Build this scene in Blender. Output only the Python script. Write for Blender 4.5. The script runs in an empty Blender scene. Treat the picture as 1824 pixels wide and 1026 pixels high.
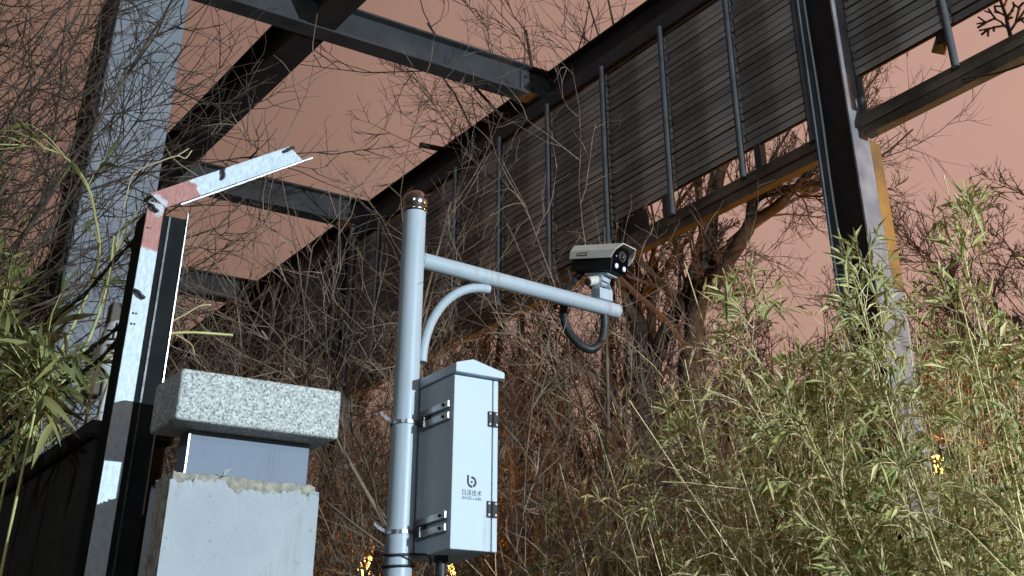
import bpy, bmesh, math, random
import numpy as np
from mathutils import Vector, Matrix

random.seed(7)
RNG = np.random.default_rng(7)
SC = bpy.context.scene
COL = SC.collection
R = math.radians

# ------------------------------------------------------------------ camera
# World: X = across the frame (towards the louvred screen), Y = along the screen, Z up, ground at 0.
PITCH, ROLL, YAW = R(32.05), R(-2.137), R(-37.6)
cam_d = bpy.data.cameras.new('camera')
cam_d.sensor_width = 36.0
cam_d.lens = 36.0 * 2204.4 / 1824.0
cam_d.shift_x = (912 - 1055.8) / 1824.0
cam_d.shift_y = -(513 - 20.8) / 1824.0
cam_d.clip_start, cam_d.clip_end = 0.05, 2000
cam = bpy.data.objects.new('camera', cam_d)
COL.objects.link(cam)
cam.matrix_world = (Matrix.Translation((0, 0, 1.6)) @ Matrix.Rotation(YAW, 4, 'Z')
                    @ Matrix.Rotation(math.pi / 2 + PITCH, 4, 'X') @ Matrix.Rotation(ROLL, 4, 'Z'))
SC.camera = cam
SC.view_settings.view_transform = 'Standard'
SC.view_settings.look = 'None'
SC.view_settings.exposure = 0.0
SC.view_settings.gamma = 1.0
SC.view_settings.use_curve_mapping = False
SC.cycles.max_bounces = 6
SC.cycles.sample_clamp_indirect = 4.0

# ------------------------------------------------------------------ night sky: city glow low on the right
world = bpy.data.worlds.new('World')
SC.world = world
world.use_nodes = True
wn, wl = world.node_tree.nodes, world.node_tree.links
wn.clear()
w_out = wn.new('ShaderNodeOutputWorld')
w_bg = wn.new('ShaderNodeBackground')
w_tc = wn.new('ShaderNodeTexCoord')
w_dot = wn.new('ShaderNodeVectorMath'); w_dot.operation = 'DOT_PRODUCT'
gaz = R(82)                                       # azimuth of the glow, clockwise from +Y
gel = R(22)
w_dot.inputs[1].default_value = (math.sin(gaz) * math.cos(gel), math.cos(gaz) * math.cos(gel), math.sin(gel))
w_map = wn.new('ShaderNodeMapRange')
w_map.inputs['From Min'].default_value = -1.0
w_map.inputs['From Max'].default_value = 1.0
w_rmp = wn.new('ShaderNodeValToRGB')
w_rmp.color_ramp.interpolation = 'EASE'
els = w_rmp.color_ramp.elements
els[0].position, els[0].color = 0.0, (0.034, 0.024, 0.020, 1)
els[1].position, els[1].color = 1.0, (0.55, 0.325, 0.262, 1)
e = els.new(0.50); e.color = (0.095, 0.057, 0.045, 1)
e = els.new(0.72); e.color = (0.222, 0.130, 0.099, 1)
wl.new(w_tc.outputs['Generated'], w_dot.inputs[0])
wl.new(w_dot.outputs['Value'], w_map.inputs['Value'])
wl.new(w_map.outputs['Result'], w_rmp.inputs['Fac'])
w_ns = wn.new('ShaderNodeTexNoise')
w_ns.inputs['Scale'].default_value = 2.6
w_ns.inputs['Detail'].default_value = 4.0
wl.new(w_tc.outputs['Generated'], w_ns.inputs['Vector'])
w_vr = wn.new('ShaderNodeMapRange')
w_vr.inputs['To Min'].default_value = 0.84
w_vr.inputs['To Max'].default_value = 1.16
wl.new(w_ns.outputs['Fac'], w_vr.inputs['Value'])
w_sc = wn.new('ShaderNodeVectorMath'); w_sc.operation = 'SCALE'
wl.new(w_rmp.outputs['Color'], w_sc.inputs[0])
wl.new(w_vr.outputs['Result'], w_sc.inputs['Scale'])
wl.new(w_sc.outputs['Vector'], w_bg.inputs['Color'])
w_bg.inputs['Strength'].default_value = 1.08
wl.new(w_bg.outputs['Background'], w_out.inputs['Surface'])

LAMP_WHITE_POS = Vector((5.5, -6.8, 4.25))
LAMP_WHITE_W = 7200
LAMP_FILL_POS = Vector((-6.5, -7.0, 6.2))
LAMP_FILL_W = 1900
LAMP_WHITE_COL = (0.72, 0.88, 1.0)
AMBER = (1.0, 0.44, 0.09)

# ------------------------------------------------------------------ tagging
def tag(o, label=None, cat=None, group=None, kind=None):
    if label: o['label'] = label
    if cat: o['category'] = cat
    if group: o['group'] = group
    if kind: o['kind'] = kind
    return o

def thing(name, label, cat, loc=(0, 0, 0), rotz=0.0, group=None):
    o = bpy.data.objects.new(name, None)
    o.empty_display_size = 0.1
    COL.objects.link(o)
    o.location = loc
    o.rotation_euler = (0, 0, rotz)
    return tag(o, label, cat, group)

def link(name, me, parent=None, mat=None):
    if mat is not None and not me.materials:
        me.materials.append(mat)
    o = bpy.data.objects.new(name, me)
    COL.objects.link(o)
    if parent is not None:
        o.parent = parent
    return o

def copy_tree(o, parent=None):
    c = o.copy()
    COL.objects.link(c)
    c.parent = parent
    for ch in list(o.children):
        copy_tree(ch, c)
    return c

# ------------------------------------------------------------------ materials
def mat(name, c1, c2=None, scale=8.0, rough=0.6, metal=0.0, bump=0.0, bscale=None, detail=4.0,
        spec=0.5, island=0.0, objrand=0.0, lo=0.35, hi=0.65, coat=0.0, rough2=None):
    m = bpy.data.materials.new(name)
    m.use_nodes = True
    nt = m.node_tree
    n, l = nt.nodes, nt.links
    b = n['Principled BSDF']
    b.inputs['Roughness'].default_value = rough
    b.inputs['Metallic'].default_value = metal
    b.inputs['Specular IOR Level'].default_value = spec
    b.inputs['Coat Weight'].default_value = coat
    tc = n.new('ShaderNodeTexCoord')
    col = None
    if c2 is None:
        rgb = n.new('ShaderNodeRGB'); rgb.outputs[0].default_value = (*c1, 1)
        col = rgb.outputs[0]
    else:
        ns = n.new('ShaderNodeTexNoise')
        ns.inputs['Scale'].default_value = scale
        ns.inputs['Detail'].default_value = detail
        ns.inputs['Roughness'].default_value = 0.6
        l.new(tc.outputs['Object'], ns.inputs['Vector'])
        rp = n.new('ShaderNodeValToRGB')
        rp.color_ramp.elements[0].position = lo
        rp.color_ramp.elements[0].color = (*c1, 1)
        rp.color_ramp.elements[1].position = hi
        rp.color_ramp.elements[1].color = (*c2, 1)
        l.new(ns.outputs['Fac'], rp.inputs['Fac'])
        col = rp.outputs['Color']
        if rough2 is not None:
            mr = n.new('ShaderNodeMapRange')
            mr.inputs['To Min'].default_value = rough
            mr.inputs['To Max'].default_value = rough2
            l.new(ns.outputs['Fac'], mr.inputs['Value'])
            l.new(mr.outputs['Result'], b.inputs['Roughness'])
    def vary(src, amount, sock):
        mr = n.new('ShaderNodeMapRange')
        mr.inputs['To Min'].default_value = 1 - amount
        mr.inputs['To Max'].default_value = 1 + amount
        l.new(sock, mr.inputs['Value'])
        mx = n.new('ShaderNodeVectorMath'); mx.operation = 'SCALE'
        l.new(src, mx.inputs[0]); l.new(mr.outputs['Result'], mx.inputs['Scale'])
        return mx.outputs[0]
    if island:
        g = n.new('ShaderNodeNewGeometry')
        col = vary(col, island, g.outputs['Random Per Island'])
    if objrand:
        oi = n.new('ShaderNodeObjectInfo')
        col = vary(col, objrand, oi.outputs['Random'])
    l.new(col, b.inputs['Base Color'])
    if bump:
        nb = n.new('ShaderNodeTexNoise')
        nb.inputs['Scale'].default_value = bscale or scale * 3
        nb.inputs['Detail'].default_value = 5
        l.new(tc.outputs['Object'], nb.inputs['Vector'])
        bp = n.new('ShaderNodeBump')
        bp.inputs['Strength'].default_value = bump
        bp.inputs['Distance'].default_value = 0.01
        l.new(nb.outputs['Fac'], bp.inputs['Height'])
        l.new(bp.outputs['Normal'], b.inputs['Normal'])
    return m

def leaf_mat(name, cols, rough=0.5, trans=0.25, objrand=0.2):
    """leaf colour picked per leaf from a ramp, a little light through the blade"""
    m = bpy.data.materials.new(name)
    m.use_nodes = True
    n, l = m.node_tree.nodes, m.node_tree.links
    b = n['Principled BSDF']
    out = n['Material Output']
    g = n.new('ShaderNodeNewGeometry')
    oi = n.new('ShaderNodeObjectInfo')
    ad = n.new('ShaderNodeMath'); ad.operation = 'ADD'
    l.new(g.outputs['Random Per Island'], ad.inputs[0]); l.new(oi.outputs['Random'], ad.inputs[1])
    fr = n.new('ShaderNodeMath'); fr.operation = 'FRACT'
    l.new(ad.outputs[0], fr.inputs[0])
    rp = n.new('ShaderNodeValToRGB')
    while len(rp.color_ramp.elements) < len(cols):
        rp.color_ramp.elements.new(0.5)
    for i, c in enumerate(cols):
        rp.color_ramp.elements[i].position = i / (len(cols) - 1)
        rp.color_ramp.elements[i].color = (*c, 1)
    l.new(fr.outputs[0], rp.inputs['Fac'])
    l.new(rp.outputs['Color'], b.inputs['Base Color'])
    b.inputs['Roughness'].default_value = rough
    tr = n.new('ShaderNodeBsdfTranslucent')
    l.new(rp.outputs['Color'], tr.inputs['Color'])
    mx = n.new('ShaderNodeMixShader'); mx.inputs['Fac'].default_value = trans
    l.new(b.outputs['BSDF'], mx.inputs[1]); l.new(tr.outputs['BSDF'], mx.inputs[2])
    l.new(mx.outputs['Shader'], out.inputs['Surface'])
    return m

def emit_mat(name, col, strength):
    m = bpy.data.materials.new(name)
    m.use_nodes = True
    b = m.node_tree.nodes['Principled BSDF']
    b.inputs['Base Color'].default_value = (*col, 1)
    b.inputs['Emission Color'].default_value = (*col, 1)
    b.inputs['Emission Strength'].default_value = strength
    return m

M = {}
M['white_paint'] = mat('white_paint', (0.66, 0.70, 0.73), (0.74, 0.77, 0.79), 6, 0.32, bump=0.04, bscale=60, rough2=0.42)
M['box_paint'] = mat('box_paint', (0.72, 0.76, 0.80), (0.76, 0.79, 0.82), 9, 0.42, bump=0.03, bscale=180)
M['chrome'] = mat('chrome', (0.44, 0.43, 0.42), (0.55, 0.53, 0.51), 20, 0.2, metal=1.0)
M['steel_strap'] = mat('steel_strap', (0.55, 0.56, 0.56), (0.70, 0.70, 0.70), 60, 0.28, metal=0.9, bump=0.05)
M['dark_strap'] = mat('dark_strap', (0.16, 0.16, 0.17), (0.30, 0.30, 0.31), 60, 0.35, metal=0.8)
M['black_plastic'] = mat('black_plastic', (0.009, 0.009, 0.011), (0.016, 0.016, 0.018), 40, 0.5, bump=0.05, spec=0.3)
M['rubber'] = mat('rubber', (0.012, 0.013, 0.014), (0.028, 0.028, 0.030), 30, 0.5)
M['cam_cream'] = mat('cam_cream', (0.58, 0.54, 0.46), (0.68, 0.64, 0.55), 12, 0.4, bump=0.03, bscale=120)
M['glass_black'] = mat('glass_black', (0.004, 0.004, 0.006), rough=0.3, spec=0.0)
M['lens'] = mat('lens', (0.02, 0.02, 0.03), rough=0.02, spec=1.0, coat=1.0)
M['led'] = mat('led', (0.85, 0.85, 0.82), rough=0.15, spec=0.8)
M['galv'] = mat('galv', (0.56, 0.62, 0.66), (0.78, 0.82, 0.84), 28, 0.42, metal=0.7, bump=0.15, bscale=40, detail=7)
M['post_black'] = mat('post_black', (0.006, 0.008, 0.008), (0.011, 0.013, 0.0125), 14, 0.8, bump=0.1, spec=0.15)
M['ink'] = mat('ink', (0.015, 0.015, 0.025), rough=0.6)
M['bolt'] = mat('bolt', (0.05, 0.05, 0.055), (0.11, 0.11, 0.11), 40, 0.45, metal=0.7)
M['white_screw'] = mat('white_screw', (0.72, 0.72, 0.74), rough=0.4)
M['steel'] = mat('steel', (0.050, 0.054, 0.060), (0.085, 0.088, 0.092), 3.5, 0.6, bump=0.12, bscale=30, detail=8)
M['steel_dark'] = mat('steel_dark', (0.030, 0.030, 0.031), (0.052, 0.050, 0.048), 3.0, 0.65, bump=0.1, bscale=30, detail=8)
M['steel_blue'] = mat('steel_blue', (0.050, 0.055, 0.060), (0.085, 0.090, 0.095), 5, 0.55, bump=0.1, bscale=40, detail=8)
M['column_steel'] = mat('column_steel', (0.07, 0.085, 0.10), (0.13, 0.145, 0.16), 4, 0.55, bump=0.12, bscale=30, detail=8)
M['column_web'] = mat('column_web', (0.020, 0.017, 0.016), (0.032, 0.027, 0.025), 4, 0.7, bump=0.1)
M['flange_pale'] = mat('flange_pale', (0.17, 0.16, 0.17), (0.30, 0.28, 0.285), 5, 0.6, bump=0.15, bscale=40, detail=8)
M['amber_light_tint'] = mat('amber_light_tint', (0.17, 0.09, 0.035), (0.42, 0.20, 0.035), 2.6, 0.6, bump=0.15, bscale=40, detail=8)  # amber lamplight painted into the steel colour
M['rail'] = mat('rail', (0.055, 0.045, 0.036), (0.20, 0.155, 0.11), 2.2, 0.75, bump=0.2, bscale=25, detail=9)
M['slat'] = mat('slat', (0.17, 0.155, 0.14), (0.54, 0.525, 0.51), 1.3, 0.6, bump=0.08, bscale=30, objrand=0.25, detail=7)
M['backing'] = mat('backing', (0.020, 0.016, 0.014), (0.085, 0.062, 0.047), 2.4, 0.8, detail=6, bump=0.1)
M['pale_clad'] = mat('pale_clad', (0.27, 0.30, 0.335), (0.335, 0.365, 0.40), 2.0, 0.6, bump=0.06, bscale=20, detail=7)
M['clad_shade'] = mat('clad_shade', (0.012, 0.011, 0.011), (0.022, 0.02, 0.02), 3, 0.8)  # near-black copy of the cladding for its shaded side
M['wall_dark'] = mat('wall_dark', (0.012, 0.011, 0.010), (0.028, 0.026, 0.022), 5, 0.95, bump=0.5, bscale=18, detail=8)  # near-black: the wall's shadow is put into its colour
M['plaster'] = mat('plaster', (0.60, 0.62, 0.60), (0.70, 0.71, 0.70), 5, 0.8, bump=0.12, bscale=30, detail=8, lo=0.3, hi=0.7)
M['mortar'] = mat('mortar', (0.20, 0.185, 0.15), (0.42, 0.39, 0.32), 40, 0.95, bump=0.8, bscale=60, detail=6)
M['lens_white'] = mat('lens_white', (0.62, 0.62, 0.60), (0.70, 0.70, 0.68), 15, 0.5)
M['brown_plate'] = mat('brown_plate', (0.055, 0.040, 0.030), (0.09, 0.07, 0.05), 12, 0.6)
M['twig'] = mat('twig', (0.105, 0.072, 0.046), (0.25, 0.18, 0.122), 5, 0.8, island=0.35, objrand=0.2)
M['twig_dim'] = mat('twig_dim', (0.040, 0.028, 0.020), (0.105, 0.078, 0.056), 6, 0.8, island=0.45)  # darker copy of twig, the weaker light put into its colour
M['bark'] = mat('bark', (0.030, 0.021, 0.015), (0.075, 0.053, 0.037), 12, 0.9, bump=0.8, bscale=20, detail=8)
M['twig_far'] = mat('twig_far', (0.070, 0.042, 0.027), (0.13, 0.085, 0.055), 5, 0.9)
M['culm'] = mat('culm', (0.44, 0.38, 0.13), (0.64, 0.55, 0.24), 4, 0.5, objrand=0.25)
M['culm_dry'] = mat('culm_dry', (0.46, 0.36, 0.18), (0.70, 0.57, 0.33), 5, 0.7, island=0.3, objrand=0.2)
M['culm_near'] = mat('culm_near', (0.38, 0.38, 0.12), (0.52, 0.50, 0.20), 9, 0.42, bump=0.05)
M['leaf'] = leaf_mat('leaf', [(0.12, 0.14, 0.035), (0.27, 0.29, 0.085), (0.46, 0.44, 0.15), (0.62, 0.56, 0.24), (0.25, 0.30, 0.11), (0.72, 0.61, 0.31)], trans=0.2)
M['leaf_dry'] = leaf_mat('leaf_dry', [(0.38, 0.275, 0.095), (0.60, 0.46, 0.19), (0.25, 0.20, 0.065), (0.70, 0.56, 0.29), (0.40, 0.335, 0.12)])
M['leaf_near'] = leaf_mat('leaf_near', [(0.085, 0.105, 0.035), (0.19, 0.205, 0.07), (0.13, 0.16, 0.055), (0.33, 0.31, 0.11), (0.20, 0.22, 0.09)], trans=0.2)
M['soil'] = mat('soil', (0.035, 0.028, 0.020), (0.08, 0.066, 0.048), 1.2, 0.95, bump=0.6, bscale=8, detail=9)
M['amber_globe'] = emit_mat('amber_globe', (1.0, 0.50, 0.10), 14)
M['white_globe'] = emit_mat('white_globe', LAMP_WHITE_COL, 30)
M['cable_white'] = mat('cable_white', (0.62, 0.63, 0.62), rough=0.5)

def granite():
    m = bpy.data.materials.new('granite')
    m.use_nodes = True
    n, l = m.node_tree.nodes, m.node_tree.links
    b = n['Principled BSDF']
    b.inputs['Roughness'].default_value = 0.72
    tc = n.new('ShaderNodeTexCoord')
    v = n.new('ShaderNodeTexVoronoi'); v.inputs['Scale'].default_value = 185
    v2 = n.new('ShaderNodeTexNoise'); v2.inputs['Scale'].default_value = 150; v2.inputs['Detail'].default_value = 3
    l.new(tc.outputs['Object'], v.inputs['Vector']); l.new(tc.outputs['Object'], v2.inputs['Vector'])
    sp = n.new('ShaderNodeSeparateColor'); l.new(v.outputs['Color'], sp.inputs['Color'])
    mx = n.new('ShaderNodeMath'); mx.operation = 'MULTIPLY_ADD'
    l.new(sp.outputs['Red'], mx.inputs[0]); mx.inputs[1].default_value = 0.45
    l.new(v2.outputs['Fac'], mx.inputs[2])
    rp = n.new('ShaderNodeValToRGB')
    el = rp.color_ramp.elements
    el[0].position, el[0].color = 0.40, (0.10, 0.115, 0.115, 1)
    el[1].position, el[1].color = 0.98, (0.60, 0.62, 0.57, 1)
    q = el.new(0.56); q.color = (0.27, 0.29, 0.285, 1)
    q = el.new(0.75); q.color = (0.40, 0.42, 0.395, 1)
    l.new(mx.outputs[0], rp.inputs['Fac'])
    l.new(rp.outputs['Color'], b.inputs['Base Color'])
    bp = n.new('ShaderNodeBump'); bp.inputs['Strength'].default_value = 0.35; bp.inputs['Distance'].default_value = 0.004
    l.new(v2.outputs['Fac'], bp.inputs['Height']); l.new(bp.outputs['Normal'], b.inputs['Normal'])
    return m
M['granite'] = granite()
def weather(m, c1, c2, c3, rough, streak=(26, 26, 1.6), fine=90, amt=0.55, bump=0.06, spec=0.5):
    """paint or render with vertical dirt streaks and fine speckle"""
    m = bpy.data.materials.new(m)
    m.use_nodes = True
    n, l = m.node_tree.nodes, m.node_tree.links
    b = n['Principled BSDF']
    b.inputs['Specular IOR Level'].default_value = spec
    tc = n.new('ShaderNodeTexCoord')
    mp = n.new('ShaderNodeMapping'); mp.inputs['Scale'].default_value = streak
    l.new(tc.outputs['Object'], mp.inputs['Vector'])
    n1 = n.new('ShaderNodeTexNoise'); n1.inputs['Scale'].default_value = 1.0; n1.inputs['Detail'].default_value = 7; n1.inputs['Roughness'].default_value = 0.65
    l.new(mp.outputs['Vector'], n1.inputs['Vector'])
    n2 = n.new('ShaderNodeTexNoise'); n2.inputs['Scale'].default_value = 4.0; n2.inputs['Detail'].default_value = 6
    l.new(tc.outputs['Object'], n2.inputs['Vector'])
    n3 = n.new('ShaderNodeTexNoise'); n3.inputs['Scale'].default_value = fine; n3.inputs['Detail'].default_value = 4
    l.new(tc.outputs['Object'], n3.inputs['Vector'])
    r1 = n.new('ShaderNodeValToRGB')
    r1.color_ramp.elements[0].position, r1.color_ramp.elements[0].color = 0.34, (*c1, 1)
    r1.color_ramp.elements[1].position, r1.color_ramp.elements[1].color = 0.66, (*c2, 1)
    l.new(n2.outputs['Fac'], r1.inputs['Fac'])
    mu = n.new('ShaderNodeMath'); mu.operation = 'MULTIPLY'
    l.new(n1.outputs['Fac'], mu.inputs[0]); l.new(n2.outputs['Fac'], mu.inputs[1])
    st = n.new('ShaderNodeMapRange'); st.inputs['From Min'].default_value = 0.28; st.inputs['From Max'].default_value = 0.42
    st.inputs['To Max'].default_value = amt
    l.new(mu.outputs[0], st.inputs['Value'])
    mx = n.new('ShaderNodeMix'); mx.data_type = 'RGBA'
    l.new(st.outputs['Result'], mx.inputs['Factor'])
    l.new(r1.outputs['Color'], mx.inputs['A']); mx.inputs['B'].default_value = (*c3, 1)
    sp = n.new('ShaderNodeMapRange'); sp.inputs['From Min'].default_value = 0.66; sp.inputs['From Max'].default_value = 0.74
    sp.inputs['To Max'].default_value = amt
    l.new(n3.outputs['Fac'], sp.inputs['Value'])
    m2 = n.new('ShaderNodeMix'); m2.data_type = 'RGBA'
    l.new(sp.outputs['Result'], m2.inputs['Factor'])
    l.new(mx.outputs['Result'], m2.inputs['A']); m2.inputs['B'].default_value = (*c3, 1)
    l.new(m2.outputs['Result'], b.inputs['Base Color'])
    rr = n.new('ShaderNodeMapRange'); rr.inputs['To Min'].default_value = rough; rr.inputs['To Max'].default_value = rough + 0.25
    l.new(n2.outputs['Fac'], rr.inputs['Value']); l.new(rr.outputs['Result'], b.inputs['Roughness'])
    bp = n.new('ShaderNodeBump'); bp.inputs['Strength'].default_value = bump; bp.inputs['Distance'].default_value = 0.01
    l.new(n3.outputs['Fac'], bp.inputs['Height']); l.new(bp.outputs['Normal'], b.inputs['Normal'])
    return m
M['white_paint'] = weather('white_paint', (0.38, 0.45, 0.495), (0.44, 0.505, 0.545), (0.27, 0.26, 0.235), 0.30, (45, 45, 1.2), 120, 0.6, 0.05)
M['box_paint'] = weather('box_paint', (0.47, 0.55, 0.62), (0.52, 0.595, 0.66), (0.33, 0.335, 0.325), 0.38, (30, 30, 1.5), 150, 0.45, 0.03)
M['metal_band'] = weather('metal_band', (0.125, 0.155, 0.205), (0.155, 0.19, 0.245), (0.075, 0.085, 0.10), 0.48, (60, 60, 3.0), 130, 0.6, 0.05)
M['plaster'] = weather('plaster', (0.32, 0.36, 0.375), (0.40, 0.435, 0.45), (0.22, 0.21, 0.18), 0.75, (14, 14, 1.4), 70, 0.65, 0.22, 0.2)


def primer_galv():
    """galvanised steel with red oxide primer round the welded corner (object space: the corner is the origin)"""
    m = bpy.data.materials.new('galv_primer')
    m.use_nodes = True
    n, l = m.node_tree.nodes, m.node_tree.links
    b = n['Principled BSDF']
    b.inputs['Roughness'].default_value = 0.58
    b.inputs['Metallic'].default_value = 0.35
    tc = n.new('ShaderNodeTexCoord')
    ns = n.new('ShaderNodeTexNoise'); ns.inputs['Scale'].default_value = 1.0; ns.inputs['Detail'].default_value = 9; ns.inputs['Roughness'].default_value = 0.7
    mp = n.new('ShaderNodeMapping'); mp.inputs['Scale'].default_value = (95, 95, 38)
    l.new(tc.outputs['Object'], mp.inputs['Vector'])
    l.new(mp.outputs['Vector'], ns.inputs['Vector'])
    zn = n.new('ShaderNodeValToRGB')
    zn.color_ramp.elements[0].position, zn.color_ramp.elements[0].color = 0.35, (0.34, 0.395, 0.435, 1)
    zn.color_ramp.elements[1].position, zn.color_ramp.elements[1].color = 0.65, (0.52, 0.58, 0.62, 1)
    l.new(ns.outputs['Fac'], zn.inputs['Fac'])
    ox = n.new('ShaderNodeValToRGB')
    ox.color_ramp.elements[0].position, ox.color_ramp.elements[0].color = 0.35, (0.27, 0.105, 0.085, 1)
    ox.color_ramp.elements[1].position, ox.color_ramp.elements[1].color = 0.72, (0.40, 0.21, 0.18, 1)
    l.new(ns.outputs['Fac'], ox.inputs['Fac'])
    ln = n.new('ShaderNodeVectorMath'); ln.operation = 'LENGTH'
    l.new(tc.outputs['Object'], ln.inputs[0])
    ns2 = n.new('ShaderNodeTexNoise'); ns2.inputs['Scale'].default_value = 22; ns2.inputs['Detail'].default_value = 4
    l.new(tc.outputs['Object'], ns2.inputs['Vector'])
    ad = n.new('ShaderNodeMath'); ad.operation = 'MULTIPLY_ADD'
    l.new(ns2.outputs['Fac'], ad.inputs[0]); ad.inputs[1].default_value = 0.075
    l.new(ln.outputs['Value'], ad.inputs[2])
    st = n.new('ShaderNodeValToRGB')
    s = st.color_ramp
    s.elements[0].position, s.elements[0].color = 0.068, (0.25, 0.25, 0.25, 1)
    s.elements[1].position, s.elements[1].color = 0.192, (0, 0, 0, 1)
    q = s.elements.new(0.078); q.color = (1, 1, 1, 1)
    q = s.elements.new(0.184); q.color = (1, 1, 1, 1)
    l.new(ad.outputs[0], st.inputs['Fac'])
    mx = n.new('ShaderNodeMix'); mx.data_type = 'RGBA'
    l.new(st.outputs['Color'], mx.inputs['Factor'])
    l.new(zn.outputs['Color'], mx.inputs['A']); l.new(ox.outputs['Color'], mx.inputs['B'])
    l.new(mx.outputs['Result'], b.inputs['Base Color'])
    bp = n.new('ShaderNodeBump'); bp.inputs['Strength'].default_value = 0.15; bp.inputs['Distance'].default_value = 0.006
    l.new(ns.outputs['Fac'], bp.inputs['Height']); l.new(bp.outputs['Normal'], b.inputs['Normal'])
    return m
M['galv_primer'] = primer_galv()

# ------------------------------------------------------------------ mesh building
class MB:
    def __init__(self):
        self.v, self.f, self.sm = [], [], []
    def add(self, vs, fs, smooth=False):
        o = len(self.v)
        self.v += [tuple(p) for p in vs]
        for q in fs:
            self.f.append(tuple(i + o for i in q)); self.sm.append(smooth)
        return self
    def box(self, lo, hi, xf=None):
        (a, b, c), (d, e, f) = lo, hi
        vs = [(a, b, c), (d, b, c), (d, e, c), (a, e, c), (a, b, f), (d, b, f), (d, e, f), (a, e, f)]
        if xf is not None: vs = [xf @ Vector(p) for p in vs]
        return self.add(vs, [(0, 3, 2, 1), (4, 5, 6, 7), (0, 1, 5, 4), (1, 2, 6, 5), (2, 3, 7, 6), (3, 0, 4, 7)])
    def prism(self, poly, axis, a, b, xf=None):
        """poly: 2-D outline, counter-clockwise; extruded along axis (0,1,2) from a to b"""
        def P(u, v, w):
            return ((w, u, v), (v, w, u), (u, v, w))[axis]
        n = len(poly)
        vs = [P(u, v, a) for u, v in poly] + [P(u, v, b) for u, v in poly]
        if xf is not None: vs = [xf @ Vector(p) for p in vs]
        fs = [tuple(reversed(range(n))), tuple(range(n, 2 * n))]
        fs += [(i, (i + 1) % n, n + (i + 1) % n, n + i) for i in range(n)]
        return self.add(vs, fs)
    def tube(self, pts, rad, n=12, caps=True, smooth=True):
        pts = [Vector(p) for p in pts]
        k = len(pts)
        if not hasattr(rad, '__len__'): rad = [rad] * k
        vs, fs = [], []
        prev = None
        for i, p in enumerate(pts):
            t = (pts[min(i + 1, k - 1)] - pts[max(i - 1, 0)]).normalized()
            if prev is None:
                ref = Vector((0, 0, 1)) if abs(t.z) < 0.9 else Vector((1, 0, 0))
                u = t.cross(ref).normalized()
            else:
                u = (prev - t * prev.dot(t)).normalized()
            prev = u
            w = t.cross(u)
            for j in range(n):
                a = 2 * math.pi * j / n
                vs.append(p + (u * math.cos(a) + w * math.sin(a)) * rad[i])
        for i in range(k - 1):
            for j in range(n):
                jj = (j + 1) % n
                fs.append((i * n + j, i * n + jj, (i + 1) * n + jj, (i + 1) * n + j))
        self.add(vs, fs, smooth)
        if caps:
            self.add(vs[:n], [tuple(reversed(range(n)))])
            self.add(vs[-n:], [tuple(range(n))])
        return self
    def lathe(self, prof, centre=(0, 0, 0), n=24, xf=None, smooth=True):
        c = Vector(centre)
        vs, fs = [], []
        for r, z in prof:
            for j in range(n):
                a = 2 * math.pi * j / n
                p = Vector((r * math.cos(a), r * math.sin(a), z))
                if xf is not None: p = xf @ p
                vs.append(p + c)
        for i in range(len(prof) - 1):
            for j in range(n):
                jj = (j + 1) % n
                fs.append((i * n + j, i * n + jj, (i + 1) * n + jj, (i + 1) * n + j))
        fs.append(tuple(reversed(range(n))))
        m = (len(prof) - 1) * n
        fs.append(tuple(range(m, m + n)))
        return self.add(vs, fs, smooth)
    def mesh(self, name, m=None):
        me = bpy.data.meshes.new(name)
        me.from_pydata([tuple(p) for p in self.v], [], self.f)
        me.polygons.foreach_set('use_smooth', self.sm)
        if m is not None: me.materials.append(m)
        me.update()
        return me
    def build(self, name, m, parent=None, bevel=0.0, seg=2):
        o = link(name, self.mesh(name, m), parent)
        if bevel:
            b = o.modifiers.new('bevel', 'BEVEL')
            b.width, b.segments, b.limit_method, b.angle_limit = bevel, seg, 'ANGLE', R(35)
        return o

def np_mesh(name, V, F, m, smooth=False):
    """V (n,3) array, F (f,c) array of c-gons"""
    me = bpy.data.meshes.new(name)
    nv, nf, c = len(V), len(F), F.shape[1]
    me.vertices.add(nv); me.vertices.foreach_set('co', V.astype(np.float32).ravel())
    me.loops.add(nf * c); me.loops.foreach_set('vertex_index', F.astype(np.int32).ravel())
    me.polygons.add(nf)
    me.polygons.foreach_set('loop_start', np.arange(0, nf * c, c, dtype=np.int32))
    me.polygons.foreach_set('use_smooth', np.full(nf, smooth))
    me.update(calc_edges=True)
    me.materials.append(m)
    return me

def norm(a):
    return a / np.maximum(np.linalg.norm(a, axis=-1, keepdims=True), 1e-9)

def tubes(P, Rr, n=3):
    """P (N,k,3), Rr (N,k) -> verts, quads"""
    N, k, _ = P.shape
    T = np.empty_like(P)
    T[:, 1:-1] = P[:, 2:] - P[:, :-2]
    T[:, 0] = P[:, 1] - P[:, 0]; T[:, -1] = P[:, -1] - P[:, -2]
    T = norm(T)
    ref = np.where(np.abs(T[:, :1, 2:3]) < 0.8, np.array([0, 0, 1.0]), np.array([1.0, 0, 0]))
    U = norm(np.cross(T, np.broadcast_to(ref, T.shape)))
    W = np.cross(T, U)
    a = np.arange(n) * 2 * np.pi / n
    V = (P[:, :, None] + (U[:, :, None] * np.cos(a)[:, None] + W[:, :, None] * np.sin(a)[:, None]) * Rr[:, :, None, None])
    base = (np.arange(N)[:, None, None] * k + np.arange(k - 1)[None, :, None]) * n
    j = np.arange(n)[None, None]; jj = (j + 1) % n
    F = np.stack([base + j, base + jj, base + n + jj, base + n + j], -1).reshape(-1, 4)
    return V.reshape(-1, 3), F

def join_arrays(parts):
    Vs, Fs, o = [], [], 0
    for V, F in parts:
        Vs.append(V); Fs.append(F + o); o += len(V)
    return np.concatenate(Vs), np.concatenate(Fs)

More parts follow.
